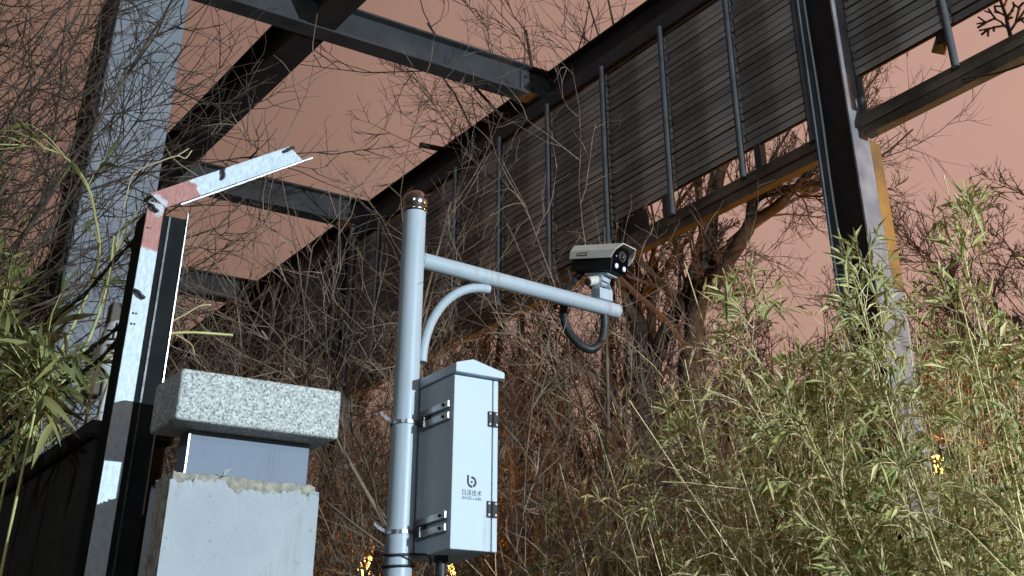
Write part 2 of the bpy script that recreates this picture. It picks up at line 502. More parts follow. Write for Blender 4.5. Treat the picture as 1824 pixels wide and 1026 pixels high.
def grow(rng, P0, D0, L, R0, k, wob, up, taper=0.35):
    N = len(P0)
    P = np.empty((N, k, 3)); P[:, 0] = P0
    d = norm(D0)
    step = (L / (k - 1))[:, None]
    for i in range(1, k):
        d = norm(d + wob * rng.normal(size=(N, 3)) + np.array([0, 0, up]))
        P[:, i] = P[:, i - 1] + d * step
    Rr = R0[:, None] * np.linspace(1, taper, k)[None]
    return P, Rr

def kids(rng, P, Rr, n, u0, u1, a0, a1, lf, rf, k, wob, up, rmin=0.0015, taper=0.35):
    N, kk, _ = P.shape
    L = np.linalg.norm(np.diff(P, axis=1), axis=2).sum(1)
    u = rng.uniform(u0, u1, (N, n)) * (kk - 1)
    i = np.minimum(u.astype(int), kk - 2); f = (u - i)[..., None]
    idx = np.arange(N)[:, None]
    A, B = P[idx, i], P[idx, i + 1]
    p = A + (B - A) * f
    r = Rr[idx, i] + (Rr[idx, i + 1] - Rr[idx, i]) * f[..., 0]
    t = norm(B - A)
    q = norm(np.cross(t, rng.normal(size=t.shape)))
    a = rng.uniform(a0, a1, (N, n, 1))
    d = t * np.cos(a) + q * np.sin(a)
    l = L[:, None] * rng.uniform(*lf, (N, n)) * (1.15 - 0.5 * u / (kk - 1))
    R0 = np.maximum(r * rng.uniform(*rf, (N, n)), rmin)
    return grow(rng, p.reshape(-1, 3), d.reshape(-1, 3), l.ravel(), R0.ravel(), k, wob, up, taper)

def blades(rng, base, d, L, W, fold=0.35, droop=0.3):
    """folded pointed leaves: base (N,3), direction d (N,3); 4 tris each"""
    N = len(base)
    d = norm(d)
    side = norm(np.cross(d, rng.normal(size=(N, 3)) * 0.6 + np.array([0, 0, 1.0])))
    nrm = np.cross(side, d)
    L = L[:, None]; W = W[:, None]
    dr = np.array([0, 0, -1.0]) * L * droop
    mid = base + d * L * 0.42 + dr * 0.18
    tip = base + d * L + dr
    lf = mid + side * W * 0.5 + nrm * W * fold
    rt = mid - side * W * 0.5 + nrm * W * fold
    V = np.stack([base, rt, mid, lf, tip], 1).reshape(-1, 3)
    o = np.arange(N)[:, None, None] * 5
    F = (o + np.array([[0, 1, 2], [0, 2, 3], [1, 4, 2], [2, 4, 3]])[None]).reshape(-1, 3)
    return V, F

def catmull(pts, m):
    pts = [Vector(p) for p in pts]
    q = [pts[0] * 2 - pts[1]] + pts + [pts[-1] * 2 - pts[-2]]
    out = []
    for i in range(1, len(q) - 2):
        a, b, c, d = q[i - 1:i + 3]
        for s in range(m):
            t = s / m
            out.append(0.5 * ((2 * b) + (c - a) * t + (2 * a - 5 * b + 4 * c - d) * t * t + (3 * b - a - 3 * c + d) * t ** 3))
    out.append(pts[-1])
    return out

# ================================================================== GROUND
def ground():
    n = 60
    xs = np.concatenate([np.linspace(-600, -30, 8), np.linspace(-25, 45, n), np.linspace(60, 600, 8)])
    ys = np.concatenate([np.linspace(-600, -30, 8), np.linspace(-25, 50, n), np.linspace(60, 600, 8)])
    X, Y = np.meshgrid(xs, ys, indexing='ij')
    Z = 0.05 * np.sin(X * 1.3) * np.cos(Y * 0.9) * np.exp(-((X - 10) ** 2 + (Y - 10) ** 2) / 900) - 0.03
    a, b = X.shape
    V = np.stack([X, Y, Z], -1).reshape(-1, 3)
    i, j = np.meshgrid(np.arange(a - 1), np.arange(b - 1), indexing='ij')
    q = (i * b + j).ravel()
    F = np.stack([q, q + b, q + b + 1, q + 1], 1)
    tag(link('ground', np_mesh('ground', V, F, M['soil'], True)), kind='structure')
ground()

# ================================================================== STEEL FRAME WITH LOUVRED SCREEN
TF = 6.03                                        # plane of the screen
frame = thing('steel_pergola', 'dark steel frame of beams and columns with louvred screen panels, sky showing through', 'steel frame', (6.03, 5.08, 0))
FO = Vector((-6.03, -5.08, 0))
def off(mb):
    mb.v = [tuple(Vector(p) + FO) for p in mb.v]
    return mb

def ibeam(axis, a, b, c, z0, z1, w, tf=0.022, tw=0.014):
    """I-section running along axis ('x' or 'y') from a to b, web centred on c"""
    mb = MB()
    h = w / 2
    pro = [(-h, z0), (h, z0), (h, z0 + tf), (tw, z0 + tf), (tw, z1 - tf), (h, z1 - tf), (h, z1), (-h, z1), (-h, z1 - tf), (-tw, z1 - tf), (-tw, z0 + tf), (-h, z0 + tf)]
    if axis == 'y':
        vs = [(c + u, a, v) for u, v in pro] + [(c + u, b, v) for u, v in pro]
    else:
        vs = [(a, c + u, v) for u, v in pro] + [(b, c + u, v) for u, v in pro]
    n = len(pro)
    fs = [(i, (i + 1) % n, n + (i + 1) % n, n + i) for i in range(n)]
    fs += [(0, 1, 2, 11), (3, 4, 9, 10), (5, 6, 7, 8), (12, 13, 14, 23), (15, 16, 21, 22), (17, 18, 19, 20)]
    mb.add(vs, fs)
    return mb

# long beams
off(ibeam('y', -2.0, 24.0, 6.30, 7.245, 7.665, 0.20)).build('top_beam', M['steel_dark'], frame, 0.004, 1)
off(MB().box((5.985, -2.0, 7.06), (6.075, 24.0, 7.212))).build('head_rail', M['steel'], frame, 0.004, 1)
off(ibeam('y', 1.5, 22.0, 3.765, 7.372, 7.77, 0.27)).build('beam', M['steel_dark'], frame, 0.004, 1)
# cross beams
def cross(x0, x1, y, z0=7.36, z1=7.68):
    o = off(ibeam('x', x0, x1, y, z0, z1, 0.20)).build('cross_beam', M['steel'], frame, 0.004, 1)
    p = MB()
    p.box((5.93, y - 0.032, z0 + 0.045), (6.125, y - 0.016, z1 - 0.045))
    pl = off(p).build('bolt_plate', M['steel'], o, 0.002, 1)
    for bx in (5.985, 6.07):
        for bz in (z0 + 0.10, z0 + 0.21):
            mb = MB().lathe([(0.019, 0), (0.019, 0.016), (0.011, 0.017), (0.011, 0.026)], (bx, y - 0.032, bz), 6,
                            Matrix.Rotation(math.pi / 2, 3, 'X'), smooth=False)
            off(mb).build('bolt', M['bolt'], o)
    return o
for yy in (8.935, 12.75, 16.0, 19.6):
    cross(2.33 if yy < 9 else 3.78, 6.283, yy)
for yy in (5.06, 12.62, 20.17):
    off(MB().box((5.915, yy - 0.2, 7.219), (6.42, yy + 0.2, 7.242))).build('cap_plate', M['steel'], frame, 0.003, 1)

def h_column(y0, y1, x0, x1, ztop, pale):
    """H column: web normal to x, flanges normal to y"""
    off(MB().box((x0, y1 - 0.02, 0), (x1, y1, ztop))).build('column_flange', M['column_steel'], frame, 0.003, 1)
    off(MB().box((x0, y0, 0), (x1, y0 + 0.02, ztop))).build('column_flange', M['flange_pale'] if pale else M['column_steel'], frame, 0.003, 1)  # near flange paler: lamp light put into its colour
    off(MB().box(((x0 + x1) / 2 - 0.007, y0 + 0.021, 0), ((x0 + x1) / 2 + 0.007, y1 - 0.021, ztop))).build('column_web', M['column_web'], frame)  # web near-black: shade between the flanges put into its colour
h_column(4.90, 5.235, 5.93, 6.095, 7.215, True)
h_column(12.45, 12.80, 5.93, 6.11, 7.215, False)
h_column(20.0, 20.35, 5.93, 6.11, 7.215, False)
# channel beside the near column, amber lamplight painted into its upper colour
off(MB().box((6.10, 4.905, 4.22), (6.205, 4.955, 5.25))).build('channel', M['amber_light_tint'], frame, 0.003, 1)
off(MB().box((6.10, 4.906, 0), (6.19, 4.954, 4.217))).build('channel', M['flange_pale'], frame, 0.003, 1)
off(MB().box((6.10, 4.958, 0), (6.13, 5.03, 5.25))).build('channel', M['column_steel'], frame, 0.003, 1)

# bottom rails: three stepped strips
for a, b in ((0.5, 4.86), (5.26, 12.43), (12.82, 20.0)):
    off(MB().box((5.99, a, 5.235), (6.075, b, 5.30))).build('bottom_rail', M['rail'], frame, 0.004, 1)
    off(MB().box((5.965, a, 5.304), (6.095, b, 5.345))).build('bottom_rail', M['rail'], frame, 0.004, 1)
    off(MB().box((6.00, a, 5.349), (6.07, b, 5.405))).build('bottom_rail', M['rail'], frame, 0.004, 1)

posts = [1.56, 2.38, 3.20, 4.02, 4.87, 5.275, 5.99, 6.81, 7.635, 8.49, 9.32, 10.15, 10.97, 11.80, 12.40]
pm = MB().tube([(0, 0, 5.36), (0, 0, 7.07)], 0.026, 12).mesh('post', M['steel_blue'])
for y in posts + [13.0, 13.8, 14.6, 15.5, 16.3, 17.2, 18.0, 18.9, 19.8]:
    o = link('post', pm, frame)
    o.location = Vector((6.055 if abs(y - 4.87) < 0.01 else 5.955, y, 0)) + FO
for y, z in ((6.98, 5.62), (5.90, 5.62)):        # stub uprights behind the open strip
    off(MB().box((6.03, y - 0.035, 5.40), (6.09, y + 0.035, z))).build('stub_post', M['steel'], frame, 0.003, 1)

def slat_mesh(w):
    # one bent blade: upper lip, face, lower lip
    mb = MB()
    pr = [(0.006, -0.021), (0.000, -0.022), (-0.015, 0.012), (-0.017, 0.018), (-0.008, 0.021), (-0.007, 0.018), (-0.011, 0.012), (0.003, -0.018)]
    pr = [(x, z) for x, z in pr]
    vs = [(x, -w / 2, z) for x, z in pr] + [(x, w / 2, z) for x, z in pr]
    n = len(pr)
    fs = [(i, (i + 1) % n, n + (i + 1) % n, n + i) for i in range(n)] + [tuple(range(n))[::-1], tuple(range(n, 2 * n))]
    mb.add(vs, fs)
    return mb
PITCHZ = 0.061
bays = [(posts[i], posts[i + 1]) for i in range(len(posts) - 1) if i != 4]
for bi, (a, b) in enumerate(bays):
    zb = 5.70 if a < 4.9 else (5.60 if a < 7.0 else 5.44)
    w = b - a - 0.008
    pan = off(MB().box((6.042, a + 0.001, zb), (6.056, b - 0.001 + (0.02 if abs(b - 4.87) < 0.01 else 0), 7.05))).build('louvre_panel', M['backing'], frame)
    pan.parent = frame
    sm = slat_mesh(w).mesh('slat', M['slat'])
    n = int((7.03 - zb) / PITCHZ)
    for i in range(n):
        s = link('slat', sm, pan)
        s.location = Vector((6.028 + random.uniform(-0.003, 0.003), (a + b) / 2 + random.uniform(-0.006, 0.006), zb + 0.03 + i * PITCHZ)) + FO
        s.rotation_euler = (random.gauss(0, 0.003), random.gauss(0, 0.07) + (0.34 if random.random() < 0.12 else 0), 0)
    if 6.9 < a < 7.2 or a == 6.81:               # this panel hangs lower at its far end
        off(MB().box((6.052, 7.23, 5.41), (6.066, b - 0.012, zb - 0.004))).build('louvre_panel', M['backing'], frame)
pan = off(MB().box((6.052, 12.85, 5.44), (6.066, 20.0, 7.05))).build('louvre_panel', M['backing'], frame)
mb2 = MB()
for y in np.arange(12.9, 19.9, 0.86):
    for i in range(26):
        z = 5.47 + i * PITCHZ
        mb2.add([(6.026, y, z - .02), (6.026, y + .83, z - .02), (6.010, y + .83, z + .018), (6.010, y, z + .018),
                 (6.032, y, z - .02), (6.032, y + .83, z - .02), (6.016, y + .83, z + .018), (6.016, y, z + .018)],
                [(0, 1, 2, 3), (7, 6, 5, 4), (0, 4, 5, 1), (3, 2, 6, 7), (0, 3, 7, 4), (1, 5, 6, 2)])
tag(off(mb2).build('slats', M['slat'], pan), kind='stuff')

# pale clad column standing under the near cross beam
col = thing('clad_column', 'tall pale blue grey clad column at left, bare twigs in front of it', 'column', (2.36, 9.25, 0))
mb = MB().box((-0.27, -0.25, 0), (0.28, -0.006, 7.35)); mb.build('cladding', M['pale_clad'], col, 0.012, 2)
MB().box((-0.285, 0.0, 0), (0.285, 0.30, 7.345)).build('core', M['clad_shade'], col)
MB().box((-0.30, -0.19, 0), (-0.273, -0.003, 7.34)).build('side_shade', M['clad_shade'], col)  # near-black sheet painting the shade on the left side

# small things on the screen
stub = MB().tube([(6.19, 10.80, 7.60), (5.90, 10.84, 7.60)], 0.03, 10).build('pipe_stub', M['steel_dark'])
tag(stub, 'short dark pipe stub poking out over the top beam', 'pipe')
cl = thing('hanging_bracket', 'small amber yellow bracket hanging below the louvred panel at top right', 'bracket', (6.09, 4.16, 5.66))
MB().box((-0.02, -0.05, -0.09), (0.0, 0.06, 0.04), Matrix.Rotation(0.6, 4, 'X')).build('plate', M['amber_light_tint'], cl, 0.003, 1)
MB().box((-0.05, -0.06, -0.02), (-0.022, 0.02, 0.05)).build('clip', M['bolt'], cl, 0.003, 1)

def cable(name, pts, r, m, label, cat, n=8):
    o = MB().tube(catmull(pts, 8), r, n).build(name, m)
    return tag(o, label, cat)
cable('cable', [(5.985, 5.195, 7.2), (5.975, 5.19, 6.4), (5.98, 5.185, 5.6), (5.955, 5.17, 4.9), (5.962, 5.16, 4.2), (5.955, 5.15, 3.4), (5.965, 5.15, 2.6), (5.965, 5.15, 1.0), (5.965, 5.15, 0.02)], 0.0085, M['cable_white'],
      'thin white cable running down the near H column', 'cable', 6)
cable('hanging_wire', [(5.96, 4.00, 5.26), (5.95, 3.6, 5.16), (5.94, 2.9, 5.13), (5.93, 2.0, 5.2), (5.95, 1.0, 5.26)], 0.007, M['bark'],
      'thin brown wire slung from the bottom rail at right', 'wire', 6)
cable('overhead_wire', [(11.0, 9.6, 5.3), (11.3, 7.0, 5.45), (11.5, 4.5, 5.7), (11.6, 0.0, 6.2)], 0.011, M['bark'],
      'thin overhead wire crossing the sky above the bamboo at right', 'wire', 6)

# ================================================================== CCTV POLE
PX, PY = 2.4116, 4.448
pole = thing('camera_pole', 'white painted steel pole with side arm and polished ball on top', 'pole', (PX, PY, 0))
mb = MB().tube([(0, 0, 0.02), (0, 0, 2.3), (0, 0, 3.731)], [0.060, 0.0525, 0.0482], 40, True)
mb.build('shaft', M['white_paint'], pole)
MB().box((-0.14, -0.14, 0), (0.14, 0.14, 0.018)).build('base_plate', M['white_paint'], pole, 0.003, 1)
prof = [(0.044, 3.731), (0.051, 3.733), (0.053, 3.741), (0.051, 3.749), (0.047, 3.752)]
cz, cr = 3.782, 0.0535
for i in range(2, 19):
    a = -math.pi / 2 + math.pi * i / 19 * 1.0 + 0.35 * (1 - i / 19)
    prof.append((cr * math.cos(a), cz + cr * math.sin(a)))
prof.append((0.001, cz + cr))
MB().lathe(prof, n=36).build('ball_finial', M['chrome'], pole)
AD = Vector((0.9963, 0.0854, 0))
AZ = 3.527
mb = MB().tube([AD * 0.03 + Vector((0, 0, AZ)), AD * 1.172 + Vector((0, 0, AZ)), AD * 1.18 + Vector((0, 0, AZ))], [0.0345, 0.0345, 0.0325], 32)
mb.build('side_arm', M['white_paint'], pole)
MB().tube([AD * 0.040 + Vector((0, 0, AZ)), AD * 0.052 + Vector((0, 0, AZ))], [0.0385, 0.0352], 28).build('weld_collar', M['white_paint'], pole)
arc = []
for i in range(15):
    th = math.pi / 2 * i / 14
    arc.append(AD * (0.070 + 0.335 * (1 - math.cos(th))) + Vector((0, 0, 3.096 + 0.378 * math.sin(th))))
ob = MB().tube(arc, 0.0195, 20, True).build('curved_brace', M['white_paint'], pole)

# cable loops round the pole
def loop_pts(z, r, tilt, n=26, a0=0, a1=2 * math.pi):
    return [Vector((PX + r * math.cos(a0 + (a1 - a0) * i / n), PY + r * math.sin(a0 + (a1 - a0) * i / n),
                    z + tilt * math.sin(a0 + (a1 - a0) * i / n + 0.6))) for i in range(n + 1)]
mb = MB().tube(loop_pts(2.362, 0.0575, 0.010), 0.0045, 7, False)
mb.tube(loop_pts(2.318, 0.0575, 0.004), 0.0045, 7, False)
mb.tube([Vector((PX - 0.02, PY - 0.057, 2.350)), Vector((PX + 0.02, PY - 0.058, 2.335)), Vector((PX + 0.05, PY - 0.036, 2.318))], 0.002, 5)
mb.tube(catmull([(PX + 0.052, PY - 0.026, 2.362), (PX + 0.075, PY - 0.09, 2.350), (PX + 0.105, PY - 0.06, 2.325), (PX + 0.125, PY - 0.02, 2.352)], 6), 0.0045, 7)
tag(mb.build('cable_loop', M['rubber']), 'black cable wound twice round the white pole below the box', 'cable')

# ================================================================== EQUIPMENT BOX
BX0, BX1, BY0, BY1, BZ0, BZ1 = 2.482, 2.681, 4.20, 4.52, 2.352, 2.985
box = thing('equipment_box', 'white metal equipment box with hinged door strapped to the pole', 'metal box', ((BX0 + BX1) / 2, (BY0 + BY1) / 2, BZ0))
BO = Vector(((BX0 + BX1) / 2, (BY0 + BY1) / 2, BZ0))
def bo(mb):
    mb.v = [tuple(Vector(p) - BO) for p in mb.v]
    return mb
bo(MB().box((BX0, BY0 + 0.006, BZ0), (BX1, BY1, BZ1))).build('body', M['box_paint'], box, 0.004, 2)
GAPX = 2.6545
bo(MB().box((BX0 - 0.002, BY0 - 0.012, BZ0 - 0.003), (GAPX, BY0 + 0.004, BZ1 - 0.004))).build('door', M['box_paint'], box, 0.003, 2)
bo(MB().box((GAPX + 0.0045, BY0 - 0.012, BZ0 - 0.003), (BX1 + 0.001, BY0 + 0.004, BZ1 - 0.004))).build('door_jamb', M['box_paint'], box, 0.003, 2)
bo(MB().box((GAPX + 0.0002, BY0 - 0.004, BZ0), (GAPX + 0.0042, BY0 + 0.003, BZ1 - 0.006))).build('door_seal', M['black_plastic'], box)
# gabled rain hood
rx0, rx1, ry0, ry1 = BX0 - 0.010, BX1 + 0.016, BY0 - 0.035, BY1 + 0.010
rp = rx0 + 0.078
zt = BZ1 + 0.002
bo(MB().prism([(rx0, zt), (rx1, zt), (rx1, zt + 0.026), (rp, zt + 0.066), (rx0, zt + 0.043)], 1, ry0, ry1)) if False else None
pro = [(rx0, zt), (rx1, zt), (rx1, zt + 0.025), (rp, zt + 0.058), (rx0, zt + 0.036)]
vs = [(x, ry0, z) for x, z in pro] + [(x, ry1, z) for x, z in pro]
hood = MB().add(vs, [(0, 1, 2, 3, 4), (9, 8, 7, 6, 5)] + [((i + 1) % 5, i, 5 + i, 5 + (i + 1) % 5) for i in range(5)])
bo(hood).build('rain_hood', M['box_paint'], box, 0.003, 2)
for z0, z1 in ((2.800, 2.858), (2.468, 2.526)):
    h = bo(MB().box((GAPX - 0.021, BY0 - 0.017, z0), (GAPX - 0.002, BY0 - 0.0125, z1)).box((GAPX + 0.006, BY0 - 0.017, z0), (GAPX + 0.025, BY0 - 0.0125, z1))
           .tube([(GAPX + 0.002, BY0 - 0.018, z0), (GAPX + 0.002, BY0 - 0.018, z1)], 0.0045, 10)).build('hinge', M['black_plastic'], box, 0.001, 1)
    for x in (GAPX - 0.013, GAPX + 0.017):
        for z in (z0 + 0.009, z1 - 0.009):
            bo(MB().lathe([(0.0046, 0), (0.0046, 0.002), (0.003, 0.0035)], (x, BY0 - 0.0172, z), 10, Matrix.Rotation(math.pi / 2, 3, 'X'))).build('screw', M['white_screw'], h)
# strap brackets on the side that faces the pole
for zc in (2.842, 2.438):
    br = None
    for dz in (0.032, -0.012):
        z0 = zc + dz
        q = MB().box((BX0 - 0.017, BY0 + 0.012, z0 - 0.013), (BX0 - 0.006, BY0 + 0.225, z0 + 0.013))
        o = bo(q).build('strap_bracket', M['steel_strap'], box, 0.002, 1)
        br = br or o
        bo(MB().lathe([(0.006, 0), (0.006, 0.004)], (BX0 - 0.017, BY0 + 0.045, z0), 10, Matrix.Rotation(-math.pi / 2, 3, 'Y'))).build('bolt_hole', M['black_plastic'], o)
    bo(MB().box((BX0 - 0.016, BY0 + 0.165, zc - 0.0005), (BX0 - 0.001, BY0 + 0.222, zc + 0.0175))).build('recess_shade', M['rubber'], box)  # dark block standing in for shade in the recess between the bars
    band = MB()
    rr = 0.0545
    for rad, zz in ((rr, zc - 0.004),):
        n = 30
        vs, fs = [], []
        for i in range(n):
            a = 2 * math.pi * i / n
            for r_, z_ in ((rad, -0.007), (rad + 0.0022, -0.007), (rad + 0.0022, 0.007), (rad, 0.007)):
                vs.append((PX + r_ * math.cos(a), PY + r_ * math.sin(a), zz + z_))
        for i in range(n):
            j = (i + 1) % n
            for k in range(4):
                fs.append((i * 4 + k, i * 4 + (k + 1) % 4, j * 4 + (k + 1) % 4, j * 4 + k))
        band.add(vs, fs, False)
    band.box((PX + 0.045, PY - 0.052, zc - 0.013), (PX + 0.060, PY - 0.030, zc + 0.012))
    bb = bo(band).build('pole_band', M['dark_strap'], box)
    bo(MB().tube([(PX + 0.052, PY - 0.062, zc - 0.022), (PX + 0.052, PY - 0.062, zc + 0.014)], 0.004, 8)).build('tension_screw', M['steel_strap'], bb)
    tail = catmull([(PX - 0.053, PY + 0.01, zc - 0.004), (PX - 0.075, PY - 0.02, zc - 0.002), (PX - 0.105, PY - 0.03, zc + 0.006), (PX - 0.128, PY - 0.035, zc + 0.018)], 5)
    mb = MB()
    for p, q in zip(tail[:-1], tail[1:]):
        mb.add([p + Vector((0, 0, -0.0065)), q + Vector((0, 0, -0.0065)), q + Vector((0, 0, 0.0065)), p + Vector((0, 0, 0.0065)),
                p + Vector((0.001, 0.003, -0.0065)), q + Vector((0.001, 0.003, -0.0065)), q + Vector((0.001, 0.003, 0.0065)), p + Vector((0.001, 0.003, 0.0065))],
               [(0, 1, 2, 3), (7, 6, 5, 4), (0, 4, 5, 1), (3, 2, 6, 7)])
    bo(mb).build('strap_tail', M['steel_strap'], bb)
# cable gland and conduit under the box
bo(MB().tube([(2.545, 4.36, BZ0 - 0.020), (2.545, 4.36, BZ0 - 0.0005)], 0.027, 24)).build('gland', M['rubber'], box, 0.002, 1)
bo(MB().tube([(2.545, 4.36, BZ0 - 0.021), (2.545, 4.362, 1.9), (2.53, 4.38, 1.2), (2.52, 4.40, 0.03)], 0.021, 18)).build('conduit', M['rubber'], box)

# lettering and mark on the door
def flat(poly, y0, y1):
    """extrude an x-z polygon (clockwise or not) from y0 to y1"""
    n = len(poly)
    vs = [(x, y0, z) for x, z in poly] + [(x, y1, z) for x, z in poly]
    return vs, [tuple(range(n)), tuple(range(2 * n - 1, n - 1, -1))] + [((i + 1) % n, i, n + i, n + (i + 1) % n) for i in range(n)]
DY = BY0 - 0.012
def stroke(mb, pts, w):
    P = [Vector((x, z)) for x, z in pts]
    L_, R_ = [], []
    for i, p in enumerate(P):
        t = (P[min(i + 1, len(P) - 1)] - P[max(i - 1, 0)]).normalized()
        nn = Vector((-t.y, t.x)) * w / 2
        L_.append(p + nn); R_.append(p - nn)
    for i in range(len(P) - 1):
        mb.add(*flat([tuple(R_[i]), tuple(R_[i + 1]), tuple(L_[i + 1]), tuple(L_[i])], DY - 0.0008, DY - 0.0001))
mk = MB()
mx_, mz_, ms = 2.5665, 2.588, 0.0175
stroke(mk, [(mx_ - 0.95 * ms, mz_ + 1.35 * ms), (mx_ - 0.95 * ms, mz_ + 0.1 * ms)] +
       [(mx_ + 0.95 * ms * math.cos(a), mz_ + 0.95 * ms * math.sin(a)) for a in np.linspace(math.pi, math.pi * 1.55, 10)], 0.0085)
stroke(mk, [(mx_ + 0.95 * ms * math.cos(a), mz_ + 0.95 * ms * math.sin(a)) for a in np.linspace(math.pi * 0.55, -math.pi * 0.38, 14)], 0.0085)
mk.add(*flat([(mx_ + 0.0045 * math.cos(a), mz_ + 0.0045 * math.sin(a)) for a in np.linspace(0, 2 * math.pi, 14, endpoint=False)], DY - 0.0008, DY - 0.0001))
bo(mk).build('logo_mark', M['ink'], box)
def text_mesh(body, w, h, x0, z0, name):
    cu = bpy.data.curves.new(name, 'FONT')
    cu.body = body
    cu.extrude = 0.0
    cu.resolution_u = 4
    t = bpy.data.objects.new(name, cu)
    COL.objects.link(t)
    dg = bpy.context.evaluated_depsgraph_get()
    me = bpy.data.meshes.new_from_object(t.evaluated_get(dg))
    bpy.data.objects.remove(t); bpy.data.curves.remove(cu)
    n = len(me.vertices)
    co = np.empty(n * 3, np.float32); me.vertices.foreach_get('co', co); co = co.reshape(-1, 3)
    lo, hi = co.min(0), co.max(0)
    q = np.empty_like(co)
    q[:, 0] = x0 + (co[:, 0] - lo[0]) / (hi[0] - lo[0]) * w - BO.x
    q[:, 1] = DY - 0.0006 - BO.y
    q[:, 2] = z0 + (co[:, 1] - lo[1]) / (hi[1] - lo[1]) * h - BO.z
    me.vertices.foreach_set('co', q.ravel())
    me.materials.clear(); me.materials.append(M['ink'])
    me.update()
    me.name = name
    return link(name, me, box)
text_mesh('白泽技术', 0.086, 0.022, 2.525, 2.5385, 'lettering')
text_mesh('BAIZE-LABS', 0.084, 0.0105, 2.526, 2.5245, 'lettering')

# ================================================================== CAMERA ON THE ARM
cam_p = Vector((PX, PY, 0)) + AD * 1.08
cctv = thing('security_camera', 'cream and black bullet security camera with white lights on the end of the arm', 'security camera', (cam_p.x, cam_p.y, AZ + 0.034))
fwd = Vector((0.299, -0.954, 0)).normalized()
th = R(12)
fx = (fwd * math.cos(th) - Vector((0, 0, 1)) * math.sin(th)).normalized()
fy = Vector((0, 0, 1)).cross(fwd).normalized()
fz = fx.cross(fy).normalized()
cc = Vector((0.008, 0.0, 0.197))
CX = Matrix(((fx.x, fy.x, fz.x, cc.x), (fx.y, fy.y, fz.y, cc.y), (fx.z, fy.z, fz.z, cc.z), (0, 0, 0, 1))) @ Matrix.Scale(1.08, 4)
def cx(mb):
    mb.v = [tuple(CX @ Vector(p)) for p in mb.v]
    return mb
cx(MB().prism([(-0.056, -0.058), (0.056, -0.058), (0.060, -0.03), (0.060, 0.046), (0.05, 0.054), (-0.05, 0.054), (-0.060, 0.046), (-0.060, -0.03)], 0, -0.125, 0.100)).build('body', M['black_plastic'], cctv, 0.006, 3)
cx(MB().prism([(-0.052, -0.054), (0.052, -0.054), (0.055, -0.03), (0.055, 0.044), (0.046, 0.050), (-0.046, 0.050), (-0.055, 0.044), (-0.055, -0.03)], 0, 0.1005, 0.106)).build('front_glass', M['glass_black'], cctv, 0.003, 2)
RY = Matrix.Rotation(math.pi / 2, 3, 'Y')
lens = cx(MB().lathe([(0.024, 0), (0.026, 0.004), (0.022, 0.009), (0.019, 0.006)], (0.106, 0, 0.016), 28, RY)).build('lens_ring', M['bolt'], cctv)
cx(MB().lathe([(0.0185, 0), (0.014, 0.006), (0.007, 0.009), (0.001, 0.0095)], (0.1115, 0, 0.016), 24, RY)).build('lens_glass', M['lens'], lens)
for s in (-1, 1):
    cx(MB().lathe([(0.0125, 0), (0.012, 0.003), (0.007, 0.006), (0.001, 0.007)], (0.1062, s * 0.029, -0.032), 20, RY)).build('light', M['led'], cctv)
cx(MB().lathe([(0.003, 0), (0.002, 0.002)], (0.1062, -0.038, 0.010), 10, RY)).build('sensor', M['led'], cctv)
# sun shield: folded sheet, open underneath
outl = [(-0.074, -0.006), (-0.074, 0.030), (-0.050, 0.064), (0.050, 0.064), (0.074, 0.030), (0.074, -0.006)]
inn = [(0.0695, -0.006), (0.0695, 0.0285), (0.048, 0.0595), (-0.048, 0.0595), (-0.0695, 0.0285), (-0.0695, -0.006)]
xa, xb = -0.130, 0.145
sh = MB()
def shx(u, v, x, front):
    # the front edge sweeps back towards the lower lips
    return x - (0.045 * max(0, (0.064 - v) / 0.07) if front and abs(u) > 0.06 else 0)
ring = outl + inn
n = len(ring)
vs = [(shx(u, v, xa, False), u, v) for u, v in ring] + [(shx(u, v, xb, True), u, v) for u, v in ring]
sh.add(vs, [(i, (i + 1) % n, n + (i + 1) % n, n + i) for i in range(n)][::1] +
       [(i, n - 1 - i, n - 2 - i, i + 1) for i in range(5)] + [(n + i, n + i + 1, 2 * n - 2 - i, 2 * n - 1 - i) for i in range(5)])
shield = cx(sh).build('sun_shield', M['cam_cream'], cctv, 0.0015, 2)
pl = cx(MB().box((-0.085, -0.0752, 0.006), (-0.030, -0.0742, 0.021))).build('name_plate', M['bolt'], shield)
ch = MB()
for i in range(7):
    ch.box((-0.081 + i * 0.007, -0.0757, 0.010), (-0.0765 + i * 0.007, -0.0753, 0.017))
cx(ch).build('raised_letters', M['cam_cream'], shield)
cx(MB().box((-0.06, -0.036, -0.070), (0.07, 0.036, -0.0585))).build('mount_rail', M['white_paint'], cctv, 0.002, 1)
# bracket: foot on the arm, folded plates, knuckle
brk = MB().box((-0.040, -0.032, -0.004), (0.042, 0.034, 0.050), Matrix.Rotation(0.0854, 4, 'Z'))
brk.build('bracket_foot', M['white_paint'], cctv, 0.003, 2)
kn = Matrix.Rotation(math.atan2(fwd.y, fwd.x), 4, 'Z')
def hexplate(y):
    pts = [(-0.034, 0.052), (0.034, 0.052), (0.022, 0.088), (0.040, 0.122), (-0.040, 0.122), (-0.022, 0.088)]
    m_ = MB(); nn = len(pts)
    vs = [kn @ Vector((x, y, z)) for x, z in pts] + [kn @ Vector((x, y + 0.005, z)) for x, z in pts]
    m_.add(vs, [(0, 1, 2, 5), (2, 3, 4, 5), (11, 8, 7, 6), (11, 10, 9, 8)] + [((i + 1) % 6, i, 6 + i, 6 + (i + 1) % 6) for i in range(6)])
    return m_
hp = hexplate(-0.036).build('bracket_plate', M['white_paint'], cctv, 0.001, 1)
hexplate(0.031).build('bracket_plate', M['white_paint'], cctv, 0.001, 1)
st = MB()
for x, z in ((-0.012, 0.096), (-0.003, 0.096), (0.006, 0.096), (-0.006, 0.083), (0.004, 0.083)):
    st.box((x, -0.0372, z), (x + 0.006, -0.0363, z + 0.008), None)
st.v = [tuple(kn @ Vector(p)) for p in st.v]
